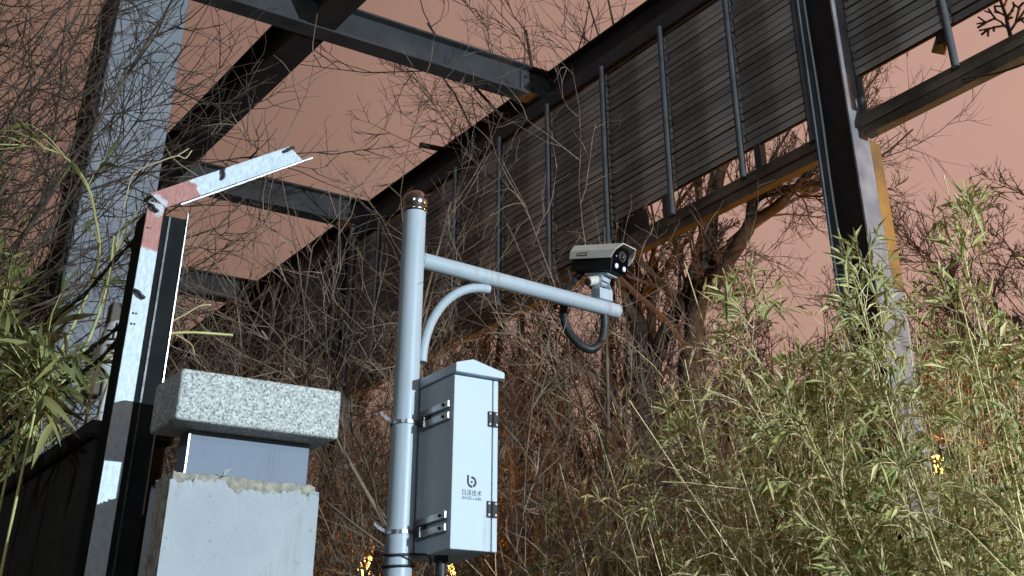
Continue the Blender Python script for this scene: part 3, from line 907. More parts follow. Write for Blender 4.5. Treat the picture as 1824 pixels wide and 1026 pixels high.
st.build('printed_mark', M['ink'], hp)
MB().tube([kn @ Vector((0, -0.030, 0.088)), kn @ Vector((0, 0.030, 0.088))], 0.017, 16).build('pivot', M['white_paint'], cctv)
xk = MB().box((-0.03, -0.028, 0.085), (0.03, 0.028, 0.140), kn)
xk.build('knuckle', M['white_paint'], cctv, 0.004, 2)
# side barrel of the bracket
bd = Vector((-AD.x, -AD.y, 0.0))
MB().tube([bd * 0.02 + Vector((0, 0, 0.098)), bd * 0.085 + Vector((0, 0, 0.075))], 0.022, 18).build('bracket_barrel', M['cam_cream'], cctv, 0.002, 1)
MB().tube([bd * 0.0855 + Vector((0, 0, 0.0748)), bd * 0.090 + Vector((0, 0, 0.073))], 0.018, 18).build('barrel_cap', M['brown_plate'], cctv)
# black conduit: out of the back, behind the arm, loop, back up into its underside
rear = CX @ Vector((-0.095, -0.010, -0.050))
CS = Vector((-0.035, 0, 0))
cpts = [rear, rear + Vector((-0.035, 0.02, -0.045)), Vector((-0.118, 0.075, 0.035)), Vector((-0.130, 0.085, -0.060)), Vector((-0.118, 0.07, -0.150)),
        Vector((-0.075, 0.035, -0.222)), Vector((-0.020, 0.015, -0.238)), Vector((0.034, 0.012, -0.190)), Vector((0.052, 0.010, -0.120)), Vector((0.050, 0.006, -0.064))]
cpts = cpts[:2] + [p + CS for p in cpts[2:]]
MB().tube(catmull(cpts, 7), 0.0195, 16).build('conduit', M['rubber'], cctv)
for t in ((-0.159, 0.080, 0.0),):
    MB().tube([Vector(t) + Vector((0.004, 0, 0.012)), Vector(t) + Vector((0, 0, -0.008))], 0.0225, 16).build('conduit_ring', M['steel_strap'], cctv)

# ================================================================== GATE PILLAR
pil = thing('gate_pillar', 'rendered white gate pillar with speckled granite capstone', 'pillar', (1.486, 3.80, 0))
PO = Vector((1.486, 3.80, 0))
def po(mb):
    mb.v = [tuple(Vector(p) - PO) for p in mb.v]
    return mb
X0, X1, Y0, Y1 = 1.254, 1.718, 3.690, 3.85
rng = np.random.default_rng(3)
def rough_block(lo, hi, nx, ny, nz, amp, seed):
    bm = bmesh.new()
    bmesh.ops.create_cube(bm, size=1.0)
    bmesh.ops.subdivide_edges(bm, edges=bm.edges[:], cuts=nx, use_grid_fill=True)
    r_ = np.random.default_rng(seed)
    for v in bm.verts:
        for i in range(3):
            v.co[i] = lo[i] + (v.co[i] + 0.5) * (hi[i] - lo[i])
        v.co += Vector(r_.normal(0, amp, 3))
    me = bpy.data.meshes.new('rough')
    bm.to_mesh(me); bm.free()
    return me
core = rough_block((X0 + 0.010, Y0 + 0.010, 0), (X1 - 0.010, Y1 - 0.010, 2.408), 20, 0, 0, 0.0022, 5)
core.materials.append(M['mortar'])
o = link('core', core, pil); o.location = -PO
# plaster coat: a skin whose upper edge has broken away
nseg = 64
def top_edge(u, seed):
    r_ = np.random.default_rng(seed)
    z = 2.392 + 0.004 * r_.normal(size=len(u))
    for c, w_, d in ((0.05, 0.07, 0.012), (0.24, 0.05, 0.004), (0.44, 0.055, 0.022), (0.62, 0.12, 0.020), (0.80, 0.03, 0.010), (0.90, 0.035, 0.016)):
        z -= d * np.exp(-((u - c) / w_) ** 2)
    z += 0.010 * np.exp(-((u - 0.33) / 0.035) ** 2)
    return z
def skin(pa, pb, nrm, seed, name):
    u = np.linspace(0, 1, nseg)
    zt_ = top_edge(u, seed)
    pa, pb, nrm = Vector(pa), Vector(pb), Vector(nrm)
    mb = MB()
    vs = []
    for i in range(nseg):
        p = pa + (pb - pa) * u[i]
        vs += [p + Vector((0, 0, 0)), p + Vector((0, 0, zt_[i] - 0.02)), p + nrm * -0.004 + Vector((0, 0, zt_[i])), p - nrm * 0.02 + Vector((0, 0, zt_[i] - 0.002))]
    fs = []
    for i in range(nseg - 1):
        for k in range(3):
            fs.append((i * 4 + k, (i + 1) * 4 + k, (i + 1) * 4 + k + 1, i * 4 + k + 1))
    mb.add(vs, fs, False)
    po(mb).build(name, M['plaster'], pil)
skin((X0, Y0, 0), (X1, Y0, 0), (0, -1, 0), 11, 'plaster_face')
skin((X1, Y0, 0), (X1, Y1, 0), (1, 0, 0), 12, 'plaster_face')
skin((X1, Y1, 0), (X0, Y1, 0), (0, 1, 0), 14, 'plaster_face')  # left face stays bare: darker mortar stands in for its shade
fl_ = MB().add([(1.405, 3.684, 2.405), (1.425, 3.676, 2.412), (1.432, 3.69, 2.432), (1.412, 3.692, 2.425), (1.408, 3.705, 2.408), (1.430, 3.702, 2.416)],
               [(0, 1, 2, 3), (4, 3, 2, 5), (0, 3, 4), (1, 5, 2), (0, 4, 5, 1)])
po(fl_).build('plaster_flake', M['plaster'], pil)
po(MB().box((1.312, 3.742, 2.402), (1.697, 3.83, 2.5405))).build('metal_band', M['metal_band'], pil, 0.003, 2)
po(MB().box((1.306, 3.737, 2.404), (1.3115, 3.741, 2.540))).build('band_trim', M['dark_strap'], pil)
cap = po(MB().box((1.227, 3.645, 2.5415), (1.747, 3.865, 2.690))).build('capstone', M['granite'], pil, 0.010, 3)

# ================================================================== PERIMETER WALL, FENCE POST, BARBED WIRE
wall = po(MB()) and None
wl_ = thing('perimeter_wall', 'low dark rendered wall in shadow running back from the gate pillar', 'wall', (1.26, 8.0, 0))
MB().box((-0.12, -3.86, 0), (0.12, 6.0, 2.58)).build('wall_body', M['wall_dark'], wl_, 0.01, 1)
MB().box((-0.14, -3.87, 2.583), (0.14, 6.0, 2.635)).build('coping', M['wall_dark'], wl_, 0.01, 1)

post = thing('fence_post', 'black steel fence post with galvanised strip and slanting arm patched in red primer', 'fence post', (1.155, 3.83, 0))
QO = Vector((1.155, 3.83, 0))
def qo(mb):
    mb.v = [tuple(Vector(p) - QO) for p in mb.v]
    return mb
qo(MB().box((1.088, 3.786, 0), (1.222, 3.885, 3.205))).build('tube', M['post_black'], post, 0.004, 1)
qo(MB().box((1.160, 3.781, 0), (1.166, 3.7855, 3.20))).build('seam', M['bolt'], post)
corner = Vector((1.112, 3.779, 3.228))
# galvanised strip down the post (origin at the welded corner, so that the primer sits there)
s = MB()
za, zb_ = 3.236, 2.0
vs = []
nn = 24
for i in range(nn + 1):
    z = za + (zb_ - za) * i / nn
    xl = 1.086 + 0.0 * i; xr = 1.1395 + 0.004 * (i / nn)
    vs += [(xl, 3.7795, z), (xr, 3.7795, z), (xr, 3.785, z), (xl, 3.785, z)]
fs = []
for i in range(nn):
    for k in range(4):
        fs.append((i * 4 + k, i * 4 + (k + 1) % 4, (i + 1) * 4 + (k + 1) % 4, (i + 1) * 4 + k))
fs += [(3, 2, 1, 0), tuple(nn * 4 + k for k in range(4))]
s.add([tuple(Vector(p) - corner) for p in vs], fs)
o = s.build('galvanised_strip', M['galv_primer'], post, 0.001, 1); o.location = corner - QO
# thin lit edge of the far flange
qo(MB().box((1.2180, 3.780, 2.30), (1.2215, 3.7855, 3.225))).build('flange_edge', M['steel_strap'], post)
# slanting arm: angle section in the same plane
a0, a1 = Vector((1.085, 3.777, 3.262)), Vector((1.537, 3.777, 3.548))
dirr = (a1 - a0).normalized(); dn = Vector((dirr.z, 0, -dirr.x))
wd = 0.062
face = [a0, a1, a1 + dn * wd + dirr * 0.025, a0 + dn * wd + dirr * 0.03]
back = [p + Vector((0, 0.005, 0)) for p in face]
arm = MB().add([p - corner for p in face + back], [(3, 2, 1, 0), (4, 5, 6, 7), (0, 1, 5, 4), (1, 2, 6, 5), (2, 3, 7, 6), (3, 0, 4, 7)])
o = arm.build('slanting_arm', M['galv_primer'], post, 0.001, 1); o.location = corner - QO
l0 = a0 + dn * (wd + 0.006) + dirr * 0.075; l1 = a1 + dn * (wd + 0.004) + dirr * 0.06
lip = [l0, l1, l1 + dn * 0.005, l0 + dn * 0.005]
lipb = [p + Vector((0, -0.012, 0)) for p in lip]
ln_ = MB().add([p - QO for p in lip + lipb], [(0, 1, 2, 3), (7, 6, 5, 4), (0, 4, 5, 1), (1, 5, 6, 2), (2, 6, 7, 3), (3, 7, 4, 0)])
ln_.build('arm_lip', M['galv'], post)
PSC = 1.058
post.location = Vector((0, 0, 1.6)) + (QO - Vector((0, 0, 1.6))) * PSC
post.scale = (PSC, PSC, PSC)
# twisted wire ties
for p, ang in ((a1 + dn * 0.012 - dirr * 0.012, 0.6), (a0 + (a1 - a0) * 0.48 + dn * 0.018, 1.5), (Vector((1.100, 3.777, 3.215)), -0.5), (Vector((1.102, 3.777, 2.93)), -0.5)):
    d_ = Vector((math.cos(ang), 0, math.sin(ang)))
    q = p - QO + Vector((0, -0.006, 0))
    t_ = [q - d_ * 0.020, q - d_ * 0.006 + Vector((0.003, -0.006, 0)), q + d_ * 0.007 + Vector((-0.003, -0.004, 0)), q + d_ * 0.022]
    MB().tube(catmull(t_, 4), 0.0055, 7).build('wire_tie', M['rubber'], post)

def barbed(z0, z1, y1, seed, label):
    r_ = np.random.default_rng(seed)
    mb = MB()
    n_ = 90
    base = []
    for i in range(n_ + 1):
        t = i / n_
        base.append(Vector((1.165 + 0.02 * t, 3.998 + (y1 - 3.998) * t, z0 + (z1 - z0) * t - 0.05 * math.sin(math.pi * min(1, t * 3) ) * (1 if t < 0.34 else 0) + 0.008 * r_.normal())))
    base = [base[i] for i in range(0, n_ + 1, 3)]
    base = catmull(base, 5)
    for ph in (0, math.pi):
        mb.tube([p + Vector((math.cos(i * 1.1 + ph), 0, math.sin(i * 1.1 + ph))) * 0.005 for i, p in enumerate(base)], 0.0045, 5)
    for i in range(3, len(base), 5):
        p = base[i]
        for _ in range(2):
            d_ = Vector(r_.normal(size=3)).normalized()
            mb.tube([p - d_ * 0.028, p + d_ * 0.028], 0.0032, 4)
    tag(mb.build('barbed_wire', M['rubber']), label, 'barbed wire', 'barbed wires strung from the fence post')
barbed(3.235, 3.34, 13.5, 21, 'top strand of barbed wire tied at the corner of the slanting arm')
barbed(2.955, 3.08, 13.5, 22, 'middle strand of barbed wire tied half way up the strip')
barbed(2.905, 2.90, 13.5, 23, 'lowest strand of barbed wire passing in front of the white slotted housing')

# white horn housing on a pipe behind the wall
ins = thing('horn_housing', 'rounded white housing with dark slots on a pipe behind the fence post', 'horn', (1.655, 5.90, 0))
IO = Matrix.Translation((0, 0, 3.10)) @ Matrix.Scale(1.45, 4)
def io(mb):
    mb.v = [tuple(IO @ Vector(p)) for p in mb.v]
    return mb
MB().tube([(0, 0, 0), (0, 0, 3.29)], 0.026, 16).build('stem_pipe', M['lens_white'], ins)
io(MB().lathe([(0.012, 0.105), (0.038, 0.125), (0.047, 0.155), (0.049, 0.20), (0.047, 0.245), (0.036, 0.285), (0.014, 0.30)], n=24)).build('housing', M['lens_white'], ins)
for i in range(4):
    z = 0.152 + i * 0.024
    a = [(0.049 * math.cos(t), 0.049 * math.sin(t), z + 0.006 * math.sin(i)) for t in np.linspace(-2.35, -1.2, 9)]
    io(MB().tube(a, 0.0042, 6)).build('slot', M['rubber'], ins)
io(MB().box((-0.062, 0.01, 0.06), (-0.012, 0.075, 0.23))).build('back_plate', M['brown_plate'], ins, 0.012, 3)
io(MB().box((-0.030, 0.0, 0.27), (0.028, 0.05, 0.36))).build('clip', M['brown_plate'], ins, 0.006, 2)

# ================================================================== LAMPS
def lamp_post(name, x, y, z, r, label, watt, m, colr, vis=True):
    t = thing(name, label, 'lamp', (x, y, 0))
    MB().tube([(0, 0, 0), (0, 0, 0.3), (0, 0, 0.32), (0, 0, z - r - 0.05)], [0.07, 0.07, 0.04, 0.035], 14).build('post', M['bolt'], t)
    MB().lathe([(0.04, z - r - 0.06), (0.07, z - r - 0.03), (0.06, z - r + 0.01)], n=16).build('collar', M['bolt'], t)
    prof = [(max(0.001, r * math.cos(a)), z + r * math.sin(a)) for a in np.linspace(-math.pi / 2, math.pi / 2, 14)]
    g = MB().lathe(prof, n=22).build('globe', m, t)
    g.visible_shadow = True
    ld = bpy.data.lights.new(name + '_light', 'POINT')
    ld.energy, ld.color, ld.shadow_soft_size = watt, colr, r * 1.15
    lo = bpy.data.objects.new(name + '_light', ld)
    COL.objects.link(lo); lo.parent = t; lo.location = (0, 0, z)
    return t
lamp_post('globe_lamp', 4.58, 8.89, 3.01, 0.08, 'lit amber globe lamp low behind the pole and pillar', 95, M['amber_globe'], AMBER)
lamp_post('globe_lamp', 5.62, 9.45, 3.12, 0.055, 'smaller lit amber globe lamp below the equipment box', 80, M['amber_globe'], AMBER)
lamp_post('globe_lamp', 9.45, 7.44, 3.95, 0.09, 'lit amber globe lamp half hidden by bamboo at right', 1100, M['amber_globe'], AMBER)
lamp_post('globe_lamp', 10.1, 16.5, 4.0, 0.09, 'added amber globe lamp hidden behind the equipment box, warming the trees', 1500, M['amber_globe'], AMBER)  # added lamp kept out of sight, for warm light on the trees
lamp_post('globe_lamp', 8.9, 1.8, 4.3, 0.12, 'lit amber globe lamp beyond the screen, out at the right', 900, M['amber_globe'], AMBER)

# white street lamp at the right of the viewer, plus an added unseen fill lamp
def street_lamp(head, foot, aim, watt, label, soft=0.07):
    t = thing('street_lamp', label, 'street lamp', foot)
    tp = head - Vector(foot)
    ax = Vector((tp.x, tp.y, 0)).normalized()
    MB().tube(catmull([(0, 0, 0), (0, 0, 2.0), (0, 0, tp.z - 0.6), tuple(ax * 0.2 + Vector((0, 0, tp.z)),), tuple(tp - ax * 0.32 + Vector((0, 0, 0.16)))], 6), [0.07] * 24 + [0.05], 14).build('post', M['steel'], t)
    hd = Matrix.Translation(tp + Vector((0, 0, 0.11))) @ Matrix.Rotation(math.atan2(ax.y, ax.x), 4, 'Z')
    MB().box((-0.35, -0.13, 0.0), (0.25, 0.13, 0.09), hd).build('lamp_head', M['steel'], t, 0.02, 3)
    MB().box((-0.20, -0.10, -0.012), (0.20, 0.10, -0.002), hd).build('diffuser', M['white_globe'], t, 0.003, 1)
    ld = bpy.data.lights.new('street_lamp_light', 'SPOT')
    ld.energy, ld.color, ld.shadow_soft_size = watt, LAMP_WHITE_COL, soft
    ld.spot_size, ld.spot_blend = R(168), 0.35
    lo = bpy.data.objects.new('street_lamp_light', ld)
    COL.objects.link(lo)
    lo.parent = t
    lo.location = tp + Vector((0, 0, 0.02))
    lo.rotation_euler = (Vector(aim) - head).to_track_quat('-Z', 'Y').to_euler()
street_lamp(LAMP_WHITE_POS, (6.7, -7.7, 0), (2.4, 6.5, 1.5), LAMP_WHITE_W, 'tall street lamp with white lit head beside the viewer at right')
street_lamp(LAMP_FILL_POS, (-7.4, -7.6, 0), (3.0, 6.0, 1.5), LAMP_FILL_W, 'added white fill lamp on a tall post far behind the viewer', 0.25)

# ================================================================== VEGETATION
def twiggy(rng, stems, spread, height, n1, n2, n3, r0, lean=None, k0=9, up0=0.05):
    """multi-stemmed bare shrub: returns (stem arrays, twig arrays)"""
    a = rng.uniform(0, 2 * np.pi, stems)
    rr = rng.uniform(0.0, 0.25, stems)
    P0 = np.stack([rr * np.cos(a), rr * np.sin(a), np.zeros(stems)], 1)
    D = np.stack([np.cos(a) * spread, np.sin(a) * spread, np.ones(stems)], 1) + rng.normal(0, 0.12, (stems, 3))
    if lean is not None: D = D + np.array(lean)
    L = height * rng.uniform(0.75, 1.08, stems)
    P, Rr = grow(rng, P0, D, L, r0 * rng.uniform(0.6, 1.1, stems), k0, 0.09, up0, 0.25)
    s = [tubes(P, Rr, 6)]
    P1, R1 = kids(rng, P, Rr, n1, 0.18, 0.98, 0.4, 1.0, (0.28, 0.5), (0.4, 0.65), 7, 0.13, 0.05, 0.004)
    s.append(tubes(P1, R1, 4))
    P2, R2 = kids(rng, P1, R1, n2, 0.15, 1.0, 0.4, 1.1, (0.3, 0.6), (0.5, 0.8), 6, 0.16, 0.05, 0.0030)
    P3, R3 = kids(rng, P2, R2, n3, 0.15, 1.0, 0.4, 1.1, (0.35, 0.7), (0.6, 0.9), 5, 0.18, 0.04, 0.0024)
    return join_arrays(s), join_arrays([tubes(P2, R2, 3), tubes(P3, R3, 3)])

def shrub_proto(seed, label, group, stems=8, spread=0.35, height=4.6, n1=9, n2=6, n3=4, r0=0.026, mt='twig', lean=None):
    rng = np.random.default_rng(seed)
    (V, F), (V2, F2) = twiggy(rng, stems, spread, height, n1, n2, n3, r0, lean)
    t = thing('bare_shrub', label, 'shrub', group=group)
    link('stems', np_mesh('stems', V, F, M[mt], True), t)
    tag(link('twigs', np_mesh('twigs', V2, F2, M[mt]), t), kind='stuff')
    return t
GB = 'bare shrubs in front of the louvred screen'
LB = 'bare twiggy shrub in the tangle between the white pole and the louvred screen'
sp = [shrub_proto(101 + i, LB, GB, stems=(8, 9, 7, 8)[i], spread=(0.28, 0.42, 0.5, 0.34)[i], height=(4.4, 4.0, 3.7, 4.8)[i]) for i in range(4)]
spots = [(3.6, 7.0, .92), (4.3, 6.6, .9), (4.9, 7.7, 1.0), (3.1, 8.3, .95), (4.0, 8.6, 1.05), (5.1, 8.9, 1.05), (2.9, 9.9, 1.05), (3.9, 10.2, 1.1), (5.0, 10.4, 1.1),
         (3.3, 11.6, 1.15), (4.5, 11.9, 1.15), (5.4, 12.6, 1.2), (2.9, 13.2, 1.2), (3.9, 13.8, 1.2), (4.9, 14.6, 1.2), (2.6, 11.2, 1.1), (4.75, 6.35, 1.02), (5.3, 7.3, 1.08), (4.5, 7.2, 1.0), (3.6, 9.3, 1.1), (2.5, 7.3, .7), (3.0, 15.4, 1.2)]
spots = [q for q in spots if not (math.hypot(q[0], q[1]) < 9.8 and (abs(math.degrees(math.atan2(q[0], q[1])) - 27.3) < 2.2 or abs(math.degrees(math.atan2(q[0], q[1])) - 30.8) < 1.2))]
for i, (x, y, s) in enumerate(spots):
    o = sp[i] if i < 4 else copy_tree(sp[i % 4])
    o.location = (x, y, -0.02)
    o.rotation_euler = (0, 0, random.uniform(0, 6.28))
    o.scale = (s, s, s * random.uniform(0.95, 1.08))
# dense shrub at the left, in front of the pale column
nb = shrub_proto(131, 'dense bare bush with fine dark twigs crossing the pale column', None, stems=9, spread=0.28, height=3.9, n1=11, n2=7, n3=4, r0=0.022, mt='twig_dim', lean=(0.12, 0, 0))
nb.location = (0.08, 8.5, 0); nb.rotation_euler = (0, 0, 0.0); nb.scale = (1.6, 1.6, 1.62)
nb2 = shrub_proto(132, 'bare bush with long whippy twigs at the upper left edge', None, stems=8, spread=0.32, height=4.2, n1=10, n2=7, n3=4, r0=0.022, mt='twig_dim', lean=(0.05, 0, 0))
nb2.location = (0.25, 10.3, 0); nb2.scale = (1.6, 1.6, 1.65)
nb3 = copy_tree(nb); nb3.location = (-0.1, 7.7, 0); nb3.rotation_euler = (0, 0, 0.5); nb3.scale = (1.5, 1.5, 1.55)
for q_, (x_, y_, z_, s_, l_) in enumerate(((0.0, 9.6, 4.0, 1.75, 'tall bare bush behind the others at the upper left'),)):
    o = copy_tree(nb2 if q_ == 0 else nb); o.location = (x_, y_, 0); o.rotation_euler = (0, 0, z_); o.scale = (s_, s_, s_); o['label'] = l_
nb3['label'] = 'nearest bare bush whose dark twig ends hang over the upper left corner'

# --- trees beyond the screen
def tree(polys, radii, label, seed, n1=8, n2=8, n3=7, n4=4, mt='bark', tw='twig_far', group=None, rmin=0.005):
    """trunk limbs given as polylines; twigs grown from them"""
    rng = np.random.default_rng(seed)
    base = Vector(polys[0][0])
    t = thing('bare_tree', label, 'tree', base, group=group)
    tr = MB(); Ps = []; Rs = []
    for pl_, (ra, rb) in zip(polys, radii):
        c = catmull([Vector(p) - base for p in pl_], 6)
        c = [p + Vector(rng.normal(0, ra * 0.05, 3)) * (0 if i == 0 else 1) for i, p in enumerate(c)]
        rr = [ra + (rb - ra) * i / (len(c) - 1) for i in range(len(c))]
        tr.tube(c, rr, 12)
        A = np.array([tuple(p) for p in c]); ii = np.linspace(0, len(c) - 1, 9)
        Ps.append(np.stack([np.interp(ii, np.arange(len(c)), A[:, d]) for d in range(3)], 1)); Rs.append(np.interp(ii, np.arange(len(c)), rr))
    tr.build('trunk', M[mt], t)
    P, Rr = np.array(Ps), np.array(Rs)
    P1, R1 = kids(rng, P, Rr, n1, 0.25, 1.0, 0.4, 1.1, (0.3, 0.6), (0.25, 0.45), 9, 0.13, 0.06, 0.012)
    P2, R2 = kids(rng, P1, R1, n2, 0.2, 1.0, 0.4, 1.0, (0.3, 0.55), (0.4, 0.6), 7, 0.15, 0.05, 0.007)
    P3, R3 = kids(rng, P2, R2, n3, 0.15, 1.0, 0.4, 1.0, (0.35, 0.6), (0.5, 0.7), 5, 0.16, 0.04, rmin)
    parts = [tubes(P1, R1, 5), tubes(P2, R2, 4), tubes(P3, R3, 3)]
    if n4:
        P4, R4 = kids(rng, P3, R3, n4, 0.2, 1.0, 0.4, 1.0, (0.4, 0.7), (0.6, 0.9), 4, 0.16, 0.03, rmin * 0.8)
        parts.append(tubes(P4, R4, 3))
    V, F = join_arrays(parts)
    link('crown', np_mesh('crown', V, F, M[tw]), t)
    return t
tree([[(9.0, 10.97, 0), (9.0, 10.97, 3.2), (9.0, 10.97, 5.2), (9.0, 10.93, 5.86), (9.0, 11.15, 6.4), (9.05, 11.28, 6.92), (9.1, 11.6, 7.5), (9.2, 11.9, 8.6)],
      [(9.0, 10.95, 5.45), (9.0, 10.56, 5.96), (9.0, 10.24, 6.2), (8.9, 9.9, 6.45), (8.8, 9.5, 7.0)]],
     [(0.17, 0.06), (0.10, 0.035)], 'forked brown tree trunk just right of the camera arm', 41)
tree([[(9.0, 10.2, 0), (9.0, 10.2, 3.0), (9.0, 10.2, 5.24), (9.0, 10.13, 5.65), (9.0, 9.88, 6.35), (9.0, 9.71, 6.75), (9.0, 9.51, 7.36), (9.1, 9.41, 7.75), (9.3, 9.2, 9.2)],
      [(9.0, 10.0, 6.05), (9.0, 9.40, 6.45), (9.0, 9.04, 6.72), (9.0, 8.87, 6.99), (9.0, 8.28, 6.87), (9.0, 7.6, 6.75)],
      [(9.0, 9.04, 6.72), (9.0, 8.55, 6.80), (9.0, 8.0, 7.0), (9.0, 7.4, 7.3)]],
     [(0.15, 0.05), (0.10, 0.035), (0.06, 0.025)], 'brown tree with a thick limb sweeping right below the screen rail', 42)

GT = 'bare trees beyond the louvred screen'
def far_tree(seed, h):
    return tree([[(0, 0, 0), (0.05, 0.02, h * 0.25), (0.02, -0.1, h * 0.5), (0.15, 0.05, h * 0.78)],
                 [(0.04, 0.0, h * 0.3), (0.7, 0.3, h * 0.5), (1.1, 0.5, h * 0.75)],
                 [(0.04, 0.0, h * 0.34), (-0.6, -0.4, h * 0.55), (-0.8, -0.9, h * 0.8)]],
                [(0.16, 0.05), (0.10, 0.04), (0.09, 0.035)], 'bare spreading tree standing behind the screen against the pink sky', seed, 9, 7, 6, 3, group=GT, rmin=0.007)
ft = [far_tree(51, 8.6), far_tree(52, 9.2), far_tree(53, 8.0)]
fspots = [(11.5, 6.3, 0.92), (12.6, 8.8, 0.9), (13.5, 12.5, 1.05), (12.0, 15.0, 1.1), (10.0, 17.5, 1.2), (8.4, 19.5, 1.25), (6.8, 22.0, 1.25), (12.5, 19.0, 1.3), (15.0, 16.0, 1.2),
          (4.6, 20.5, 1.15), (3.2, 24.0, 1.25), (10.4, 13.4, 1.25), (16, 10.5, 1.1), (14.2, 5.9, .92), (2.6, 19.0, 1.0), (17.0, 8.0, 0.85)]
for i, (x, y, s) in enumerate(fspots):
    o = ft[i] if i < 3 else copy_tree(ft[i % 3])
    o.location = (x, y, -0.03)
    o.rotation_euler = (0, 0, random.uniform(0, 6.28))
    o.scale = (s, s, s)

# flat steel tree ornament standing on the bottom rail at top right
def tree_ornament():
    segs = [[(3.644, 5.365), (3.646, 5.503), (3.642, 5.565), (3.652, 5.675), (3.649, 5.738)], [(3.645, 5.467), (3.685, 5.547), (3.724, 5.591), (3.79, 5.597), (3.854, 5.617)],
            [(3.79, 5.597), (3.834, 5.66)], [(3.791, 5.595), (3.856, 5.59)], [(3.717, 5.586), (3.737, 5.638), (3.779, 5.676)], [(3.737, 5.638), (3.749, 5.677)],
            [(3.673, 5.509), (3.745, 5.538), (3.749, 5.508)], [(3.684, 5.517), (3.786, 5.546), (3.849, 5.566)], [(3.786, 5.546), (3.841, 5.53)], [(3.784, 5.545), (3.798, 5.496)],
            [(3.642, 5.565), (3.703, 5.641), (3.704, 5.67)], [(3.674, 5.605), (3.713, 5.634)], [(3.646, 5.583), (3.652, 5.642), (3.703, 5.673)],
            [(3.642, 5.454), (3.583, 5.494), (3.526, 5.493), (3.481, 5.481)], [(3.641, 5.54), (3.572, 5.6), (3.572, 5.632)], [(3.586, 5.496), (3.536, 5.581), (3.501, 5.594)],
            [(3.574, 5.494), (3.486, 5.554)], [(3.645, 5.554), (3.584, 5.582)], [(3.644, 5.542), (3.6, 5.537)], [(3.648, 5.624), (3.601, 5.68)], [(3.539, 5.567), (3.568, 5.614)], [(3.55, 5.493), (3.517, 5.437)]]
    t = thing('tree_ornament', 'flat dark steel tree ornament standing on the rail at top right', 'ornament', (6.035, 3.644, 5.405))
    og = Vector((6.035, 3.644, 5.405))
    def bars(mb, sg, w0, w1):
        n_ = len(sg) - 1
        for i in range(n_):
            p, q = Vector((0, *sg[i])), Vector((0, *sg[i + 1]))
            d = (q - p).normalized(); nn = Vector((0, -d.z, d.y))
            wa = w0 + (w1 - w0) * i / n_; wb = w0 + (w1 - w0) * (i + 1) / n_
            e = random.uniform(0, 0.0008)
            vs = [p - nn * wa - d * wa * 0.4, p + nn * wa - d * wa * 0.4, q + nn * wb, q - nn * wb]
            vs = [v + Vector((6.035 - 0.006 - e, 0, 0)) - og for v in vs] + [v + Vector((6.035 + 0.006 + e, 0, 0)) - og for v in vs]
            mb.add(vs, [(0, 1, 2, 3), (7, 6, 5, 4), (0, 4, 5, 1), (1, 5, 6, 2), (2, 6, 7, 3), (3, 7, 4, 0)])
        return mb
    sg0 = [(3.644, 5.395)] + segs[0][1:]
    bars(MB(), sg0, 0.0125, 0.006).build('trunk', M['bolt'], t)
    mb = MB()
    for sg in segs[1:]:
        bars(mb, sg, 0.0058, 0.0046)
    mb.build('crown', M['bolt'], t)
tree_ornament()

# far-off wood closing the view low down
def treeline():
    rng = np.random.default_rng(88)
    n_ = 260
    ang = rng.uniform(R(2), R(66), n_)
    dist = rng.uniform(21, 34, n_)
    P0 = np.stack([np.sin(ang) * dist, np.cos(ang) * dist, np.zeros(n_)], 1)
    P, Rr = grow(rng, P0, np.tile([0, 0, 1.0], (n_, 1)) + rng.normal(0, 0.1, (n_, 3)), rng.uniform(4.5, 8.5, n_), rng.uniform(0.06, 0.14, n_), 8, 0.07, 0.05, 0.2)
    P1, R1 = kids(rng, P, Rr, 12, 0.12, 1.0, 0.4, 1.0, (0.25, 0.45), (0.3, 0.5), 6, 0.14, 0.05, 0.014)
    P2, R2 = kids(rng, P1, R1, 8, 0.1, 1.0, 0.4, 1.0, (0.3, 0.6), (0.5, 0.7), 4, 0.16, 0.04, 0.010)
    V, F = join_arrays([tubes(P, Rr, 4), tubes(P1, R1, 3), tubes(P2, R2, 3)])
    tag(link('far_wood', np_mesh('far_wood', V, F, M['twig_far'])), 'far-off bare wood beyond the lamps', None, None, 'stuff')
treeline()

